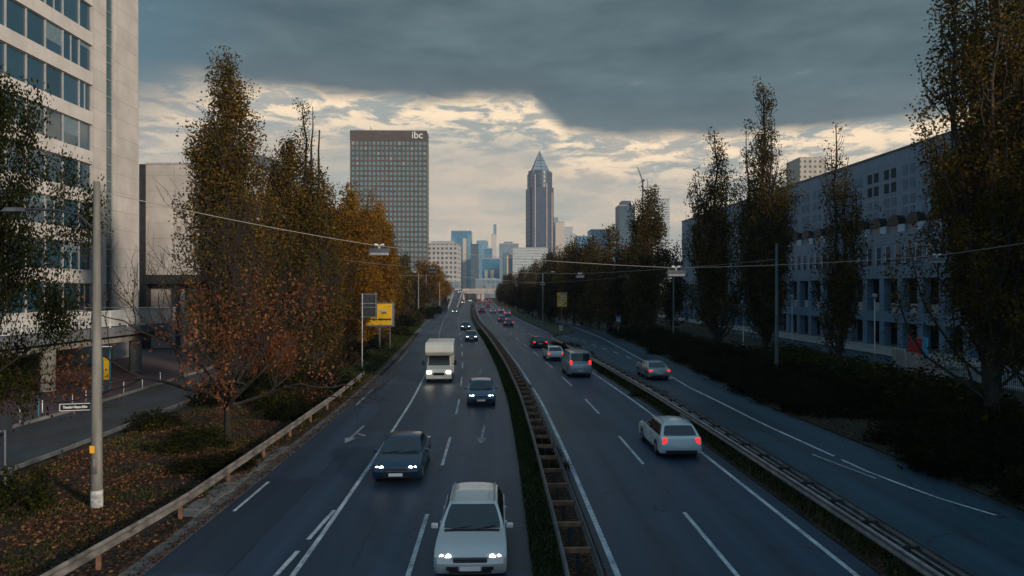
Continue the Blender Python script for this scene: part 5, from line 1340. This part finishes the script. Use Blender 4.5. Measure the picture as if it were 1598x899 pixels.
def car_proto(kind, paint, front_on, rear_on):
    L, W, Ht, wb, xc, xrf, xrr, xb, zb, zh, zt = KIND[kind]
    P_ = PA[paint]; t = empty(kind if kind in ('van',) else 'car')
    rw = .33 if kind not in ('suv', 'van') else .36; ra_ = rw + .06; h = L / 2
    def arch(cx): return [(cx + ra_ * math.cos(a), rw + ra_ * math.sin(a)) for a in [math.pi * (1 + .0) - math.pi * k / 8 for k in range(9)]]
    out = [(-h + .06, .34), (-h + .10, .26)] + [(x, max(z, .22)) for x, z in arch(-wb / 2)] + [(x, max(z, .22)) for x, z in arch(wb / 2)] + [(h - .12, .24), (h - .03, .36)]
    out += [(h, .52), (h - .05, zh - .12), (h - .22, zh), (h - .6, zh + .06), (xc + .05, zb - .02), (xc - .2, zb), (xb + .2, zb + .02), (xb - .02, zt), (-h + .05, zt - .06), (-h, zt - .3), (-h - .0, .5)]
    n = len(out); mb = MB(); lay = [(-1, .10, .20), (-.985, .03, .13), (-.9, 0, .05), (-.5, -.015, 0), (.5, -.015, 0), (.9, 0, .05), (.985, .03, .13), (1, .10, .20)]
    for yf, dp, xi in lay:
        for x, z in out:
            if abs(x) > h - .7: x -= math.copysign(xi * (abs(x) - (h - .7)) / .7, x)
            if z > .7: z -= dp * (z - .6) * 1.6
            yy = yf * W / 2 * (1 - .05 * max(0, (.5 - z)) - (.03 if z > .85 else 0))
            mb.v.append((x, yy, z))
    for i in range(len(lay) - 1):
        for k in range(n):
            k2 = (k + 1) % n; mb.face(i * n + k, i * n + k2, (i + 1) * n + k2, (i + 1) * n + k)
    mb.face(*reversed(range(n))); mb.face(*[(len(lay) - 1) * n + k for k in range(n)])
    mb.f[-1] = tuple(mb.f[-1]); body = mb.build('body', P_, t, smooth=28)
    # cabin: profile lofted across the width with tumblehome, curved glass and crowned roof
    w0, w1 = W / 2 - .06, W / 2 - (.25 if kind != 'van' else .13)
    zr = Ht - .06; xm = (xrf + xrr) / 2
    def surf(part, s_, v):        # part f/r/t, s_: 0 bottom..1 top, v: -1..1 across
        if part == 'f': x, z = xc + (xrf - xc) * s_, (zb - .03) + (zr - zb + .03) * (s_ ** .94)
        elif part == 'r': x, z = xb + (xrr - xb) * s_, (zb - .03) + (zr - zb + .03) * (s_ ** .92)
        else: x = xrf + (xrr - xrf) * s_; z = zr + .06 * math.sin(math.pi * (.12 + .76 * s_)) - .022
        zz = min(1, max(0, (z - zb) / (zr - zb))); hwid = w0 + (w1 - w0) * zz ** 1.15
        bow = .11 * abs(v) ** 2.2
        x += (-bow if part == 'f' else bow if part == 'r' else (bow * (2 * s_ - 1)))
        z -= .045 * abs(v) ** 3 * (1 if part == 't' else zz)
        return Vector((x, hwid * v, z))
    VS = [-1, -.97, -.88, -.7, -.4, 0, .4, .7, .88, .97, 1]
    prof = [('f', s_) for s_ in (0, .3, .6, .85, 1)] + [('t', s_) for s_ in (.12, .35, .6, .85)] + [('r', s_) for s_ in (1, .8, .5, .25, 0)]
    cb = MB()
    for v in VS:
        for p, s_ in prof: cb.v.append(tuple(surf(p, s_, v)))
    npf = len(prof)
    for i in range(len(VS) - 1):
        for k in range(npf - 1): cb.face(i * npf + k, i * npf + k + 1, (i + 1) * npf + k + 1, (i + 1) * npf + k)
    cb.face(*reversed(range(npf))); cb.face(*[(len(VS) - 1) * npf + k for k in range(npf)])
    cb.build('cabin', P_, t, smooth=32)
    def glass(name, part, s0, s1, v0, v1):
        q = MB(); NS, NV = 5, 8
        for i in range(NS + 1):
            for j in range(NV + 1):
                s_ = s0 + (s1 - s0) * i / NS; v = v0 + (v1 - v0) * j / NV
                v *= 1 - .03 * (i in (0, NS))
                p = surf(part, s_, v); e = .004
                n_ = (surf(part, min(1, s_ + e), v) - surf(part, s_ - e, v)).cross(surf(part, s_, v + e) - surf(part, s_, v - e)).normalized()
                if n_.dot(p - Vector((xm, 0, zb - .5))) < 0: n_ = -n_
                q.v.append(tuple(p + n_ * .007))
        for i in range(NS):
            for j in range(NV): a_ = i * (NV + 1) + j; q.face(a_, a_ + 1, a_ + NV + 2, a_ + NV + 1)
        q.build(name, M['carglass'], t, smooth=60)
    glass('windscreen', 'f', .05, .93, -.90, .90); glass('rear_window', 'r', .14, .90, -.86, .86)
    def pane(name, x0b, x1b, x0t, x1t):
        for sy in (-1, 1):
            q = MB(); zs = [zb + .03, zr - .06]
            def yy(z): return (w0 + (w1 - w0) * ((z - zb) / (zr - zb)) ** 1.15) + .006
            N_ = 4
            for i in range(N_ + 1):
                r_ = i / N_; z = zs[0] + (zs[1] - zs[0]) * r_
                q.v += [(x0b + (x0t - x0b) * r_, sy * yy(z), z), (x1b + (x1t - x1b) * r_, sy * yy(z), z)]
            for i in range(N_): q.face(2 * i, 2 * i + 1, 2 * i + 3, 2 * i + 2)
            q.build(name, M['carglass'], t, smooth=60)
    fb_, ft_ = xc - .26, xrf - .16; rb_, rt_ = xb + .26, xrr + .20; mb_ = (fb_ + rb_) / 2 + .08
    if kind == 'van': pane('side_window', fb_, fb_ - .95, ft_, fb_ - .95)
    else:
        pane('side_window', fb_, mb_ + .03, ft_, mb_ + .01); q1 = rb_ + (.45 if kind != 'sedan' else .12)
        pane('side_window', mb_ - .04, q1, mb_ - .06, max(q1, rt_ + .02))
        if kind != 'sedan': pane('quarter_window', q1 - .06, rb_ + .02, max(q1, rt_ + .02) - .06, rt_ + .0)
    for sx_ in (-1, 1):
        for sy in (-1, 1):
            wl_ = MB(); y0, y1 = sy * (W / 2 - .20), sy * (W / 2 + .0)
            wl_.tube([(sx_ * wb / 2, y0, rw), (sx_ * wb / 2, y0 + sy * .02, rw), (sx_ * wb / 2, y1 - sy * .02, rw), (sx_ * wb / 2, y1, rw)], [rw - .03, rw, rw, rw - .03], 20)
            wo = wl_.build('wheel', M['tyre'], t, smooth=40)
            r2 = MB(); r2.tube([(sx_ * wb / 2, y1 - sy * .01, rw), (sx_ * wb / 2, y1 + sy * .008, rw)], [rw * .66, rw * .6], 14); r2.build('rim', M['alloy'], wo)
    for sy in (-1, 1):
        q = MB(); yc = sy * (W / 2 - .27)
        q.v += [(h - .02, yc - sy * .23, zh - .20), (h - .13, yc + sy * .17, zh - .17), (h - .25, yc + sy * .20, zh - .04), (h - .14, yc - sy * .20, zh - .075)]
        q.v += [(x - .14, y_, z_ + .0) for x, y_, z_ in q.v[:4]]
        for f in ((0, 1, 2, 3), (7, 6, 5, 4), (0, 4, 5, 1), (1, 5, 6, 2), (2, 6, 7, 3), (3, 7, 4, 0)): q.face(*f)
        hl = q.build('headlight', M['lens'], t, bevel=.02)
        for kb_, rb2 in ((-.10, .078), (.07, .066)):
            q = MB(); q.tube([(h - .20, yc + sy * kb_, zh - .125), (h - .085 - .04 * (kb_ > 0), yc + sy * kb_, zh - .125)], rb2, 12); q.build('bulb', M['head'] if front_on else M['lampglass'], hl)
        q = MB(); zl = zt - .20 if kind != 'van' else 1.25
        q.box((-h + .125, sy * (W / 2 - .20), zl), (.16, .30, .17) if kind not in ('van', 'estate', 'suv') else (.16, .20, .34)); q.build('tail_light', M['tail'] if rear_on else M['taildim'], t, bevel=.03)
        q = MB(); q.box((xc - .12, sy * (W / 2 + .09), zb + .07), (.12, .18, .13)); q.build('side_mirror', P_, t, bevel=.03)
    q = MB(); q.bb(h - .06, h + .004, -.52, .52, .30, .36); q.bb(h - .06, h + .004, -.58, -.30, .37, .46); q.bb(h - .06, h + .004, .30, .58, .37, .46); q.build('lower_intake', M['black'], t, bevel=.01)
    q = MB(); q.bb(h - .09, h - .012, -.42, .42, zh - .235, zh - .10); q.build('grille', M['black'], t, bevel=.015)
    q = MB()
    for i in range(3): q.bb(h - .05, h - .006, -.40, .40, zh - .215 + i * .042, zh - .205 + i * .042)
    q.bb(h - .05, h + .0, -.44, .44, zh - .100, zh - .088); q.build('grille_trim', M['alloy'], t)
    if kind != 'van':
        q = MB(); q.tube([(xc + .02, -.55, zb + .01), (xc - .14, .05, zb + .07)], .012, 4); q.tube([(xc + .02, .10, zb + .01), (xc - .14, .62, zb + .07)], .012, 4); q.build('wiper', M['black'], t)
        q = MB(); q.bb(xc - .06, xc + .09, -w0 + .12, w0 - .12, zb - .045, zb + .002); q.build('cowl', M['black'], t, bevel=.02)
    for sy in (-1, 1):
        q = MB()
        for xd in (xc - .30, (xc + xb) / 2 - .02, xb + .50): q.bb(xd - .006, xd + .006, sy * (W / 2 - .002), sy * (W / 2 + .003), .34, zb - .06)
        q.bb(-wb / 2 + .45, wb / 2 - .45, sy * (W / 2 - .02), sy * (W / 2 + .008), .23, .29); q.build('door_seam', M['black'], t)
        for xd in (xc - 1.05, (xc + xb) / 2 - .75):
            q = MB(); q.box((xd, sy * (W / 2 + .004), zb - .14), (.17, .03, .03)); q.build('door_handle', P_, t)
        if kind in ('estate', 'suv'):
            q = MB(); q.tube([(xrf - .1, sy * (w1 - .07), Ht - .03), (xrf - .25, sy * (w1 - .07), Ht + .03), (xrr + .35, sy * (w1 - .07), Ht + .02), (xrr + .2, sy * (w1 - .07), Ht - .04)], .018, 6); q.build('roof_rail', M['alloy'], t)
    q = MB(); q.bb(h - .0, h + .012, -.26, .26, .36, .47); q.build('number_plate', M['whiteplate'], t)
    q = MB(); q.bb(-h - .012, -h + .01, -.26, .26, .52, .63); q.build('number_plate', M['whiteplate'], t)
    q = MB(); q.bb(-h - .02, -h + .05, -W / 2 + .25, W / 2 - .25, .27, .40); q.build('rear_bumper', M['black'], t)
    return t
def heading(off, Y):
    return math.atan2(1.0, (m_(Y + 3) - m_(Y - 3)) / 6)
protos = {}
def car(kind, paint, Y, off, away, label, lights=True, z=0.0, drz=0.0, absx=None):
    key = (kind, paint, away, lights)
    if key not in protos: t = protos[key] = car_proto(kind, paint, not away and lights, away and lights)
    else: t = copy_tree(protos[key])
    x = m_(Y) + off if absx is None else absx
    t.location = (x, Y, z); t.rotation_euler = (0, 0, heading(off, Y) + (0 if away else math.pi) + drz)
    tag(t, label, 'van' if kind == 'van' else 'car', 'oncoming traffic with headlights' if not away else 'departing traffic with red tail lights')
    return t
car('estate', 'pale', 19.6, -3.75, False, 'pale grey estate car with headlights on, nearest car on the left carriageway')
car('sedan', 'navy', 28.3, -6.85, False, 'dark blue saloon with headlights on in the second lane, behind the pale grey estate')
car('hatch', 'blue', 45.5, -3.9, False, 'blue hatchback with headlights on ahead of the white camper van')
car('hatch', 'blue', 100, -3.9, False, 'small blue car with headlights on, front one of a close pair')
car('sedan', 'blue', 128, -4.1, False, 'small blue car with headlights on, rear one of a close pair')
car('sedan', 'silver', 217, -7.0, False, 'distant silver car with headlights on near the golden green tree')
car('sedan', 'white', 372, -6.8, False, 'tiny white car with headlights on before the overpass')
car('hatch', 'white', 420, -4.0, False, 'tiny car with headlights on under the overpass')
car('hatch', 'silver', 408, -7.6, False, 'tiny silver car with headlights on in the overpass shade')
car('hatch', 'white', 400, 0, False, 'tiny white car with headlights on coming down the ramp', z=5.3, absx=P(717.5, 0, 400).x)
car('sedan', 'silver', 221, 0, False, 'car with headlights on in the side street behind the lamp poles', absx=-36.0)
car('estate', 'white', 32.3, 4.85, True, 'white estate car with red tail lights on the main road, nearest departing car')
car('van', 'silver', 60.5, 4.5, True, 'silver van with red tail lights in the right lane')
car('hatch', 'white', 73.5, 4.2, True, 'white hatchback directly ahead of the silver van')
car('sedan', 'black', 89, 4.4, True, 'black car with red tail lights ahead of the white hatchback')
car('sedan', 'silver', 58.5, 10.6, True, 'silver car with red tail lights on the slip road')
car('sedan', 'blue', 141, 4.7, True, 'blue car with red tail lights, nearer of two on the bend')
car('hatch', 'blue', 160, 4.7, True, 'blue car with red tail lights, farther of two on the bend')
car('suv', 'white', 196, 8.0, True, 'white sport utility car in the third lane with red tail lights')
car('estate', 'white', 226, 7.7, True, 'white estate ahead of the white sport utility car')
car('suv', 'black', 222, 1.5, True, 'black tall car with bright tail lights beside the median')
car('sedan', 'white', 219, 4.9, True, 'white saloon in the middle lane between black and white tall cars')
car('sedan', 'navy', 285, 4.9, True, 'dark blue car with tail lights ahead of the white saloon')
car('hatch', 'black', 345, 4.7, True, 'small black car with tail lights further ahead of the dark blue car')
far = [(375, 1.5), (385, 4.6), (392, 7.8), (402, 1.6), (404, 4.8), (408, 7.9), (417, 4.7), (420, 8.1), (424, 1.4), (432, 5.0), (436, 8.0), (446, 4.6)]
for i, (Y, o) in enumerate(far):
    car(('hatch', 'sedan', 'suv')[i % 3], ('black', 'silver', 'red')[i % 3], Y, o, True, f'{("black", "silver", "red")[i % 3]} car in the far jam at the overpass, {ORD[i]} counting away', z=0)

# white camper van
cv = empty('camper_van', (m_(57.6) - 7.1, 57.6, 0), heading(0, 57) + math.pi); tag(cv, 'white camper van with an overhanging cab roof and headlights on', 'camper van', 'oncoming traffic with headlights')
pw = PA['cream']
prof = [(-3.0, .55), (-3.0, 2.95), (-2.8, 3.08), (1.9, 3.08), (2.35, 2.85), (2.45, 2.35), (2.15, 2.05), (1.2, 2.0), (1.2, .55)]
q = MB(); n = len(prof)
for yy in (-1.12, 1.12): q.v += [(x, yy, z) for x, z in prof]
for k in range(n): q.face(k, (k + 1) % n, n + (k + 1) % n, n + k)
q.face(*reversed(range(n))); q.face(*[n + k for k in range(n)]); q.build('body', pw, cv, bevel=.05)
prof = [(1.18, .30), (1.18, 1.98), (1.75, 1.98), (2.45, 1.22), (3.05, 1.02), (3.15, .75), (3.15, .32)]
q = MB(); n = len(prof)
for yy, kx in ((-1.0, 0), (-.93, .04), (.93, .04), (1.0, 0)):
    q.v += [(x, yy * (.9 if z > 1.3 else 1), z + kx * (z > .6)) for x, z in prof]
for j in range(3):
    for k in range(n): q.face(j * n + k, j * n + (k + 1) % n, (j + 1) * n + (k + 1) % n, (j + 1) * n + k)
q.face(*reversed(range(n))); q.face(*[3 * n + k for k in range(n)]); q.build('cab', pw, cv, bevel=.04)
q = MB(); q.quad((1.80, -.78, 1.97), (1.80, .78, 1.97), (2.44, .84, 1.30), (2.44, -.84, 1.30)); o = q.build('windscreen', M['carglass'], cv); o.location = (.035, 0, .035)
for sy in (-1, 1):
    q = MB(); q.quad((1.3, sy * .94, 1.9), (1.72, sy * .93, 1.9), (2.2, sy * 1.01, 1.28), (1.3, sy * 1.01, 1.28)); q.build('side_window', M['carglass'], cv)
    q = MB(); q.box((3.07, sy * .76, .84), (.2, .34, .2)); q.build('headlight', M['head'], cv, bevel=.03)
    q = MB(); q.box((2.2, sy * 1.26, 1.5), (.12, .2, .36)); q.tube([(2.2, sy * .98, 1.4), (2.2, sy * 1.2, 1.45)], .025, 5); q.build('side_mirror', M['black'], cv)
    q = MB(); q.bb(-2.2, -1.2, sy * 1.115, sy * 1.128, 1.7, 2.2); q.build('side_window', M['carglass'], cv)
    for x in (-1.7, 2.3):
        q = MB(); q.tube([(x, sy * .78, .36), (x, sy * 1.0, .36)], .36, 18); wo = q.build('wheel', M['tyre'], cv, smooth=40)
        q = MB(); q.tube([(x, sy * 1.0, .36), (x, sy * 1.012, .36)], .22, 12); q.build('rim', M['alloy'], wo)
q = MB(); q.bb(3.155, 3.175, -.42, .42, .62, .82); q.build('grille', M['black'], cv); q = MB(); q.bb(3.155, 3.17, -.26, .26, .38, .5); q.build('number_plate', M['whiteplate'], cv)

# ------------------------------------------------------------------ haze
hz = MB(); hz.bb(-1100, 1100, -60, 2300, -1.2, 330)
hm = bpy.data.materials.new('haze'); hm.use_nodes = True; t_ = NT(hm.node_tree)
vol = t_.n('ShaderNodeVolumePrincipled', Color=(.80, .90, 1.0)); vol.inputs['Density'].default_value = .00012
t_.n('ShaderNodeOutputMaterial', Volume=vol.outputs[0])
tag(hz.build('haze', hm), kind='stuff')
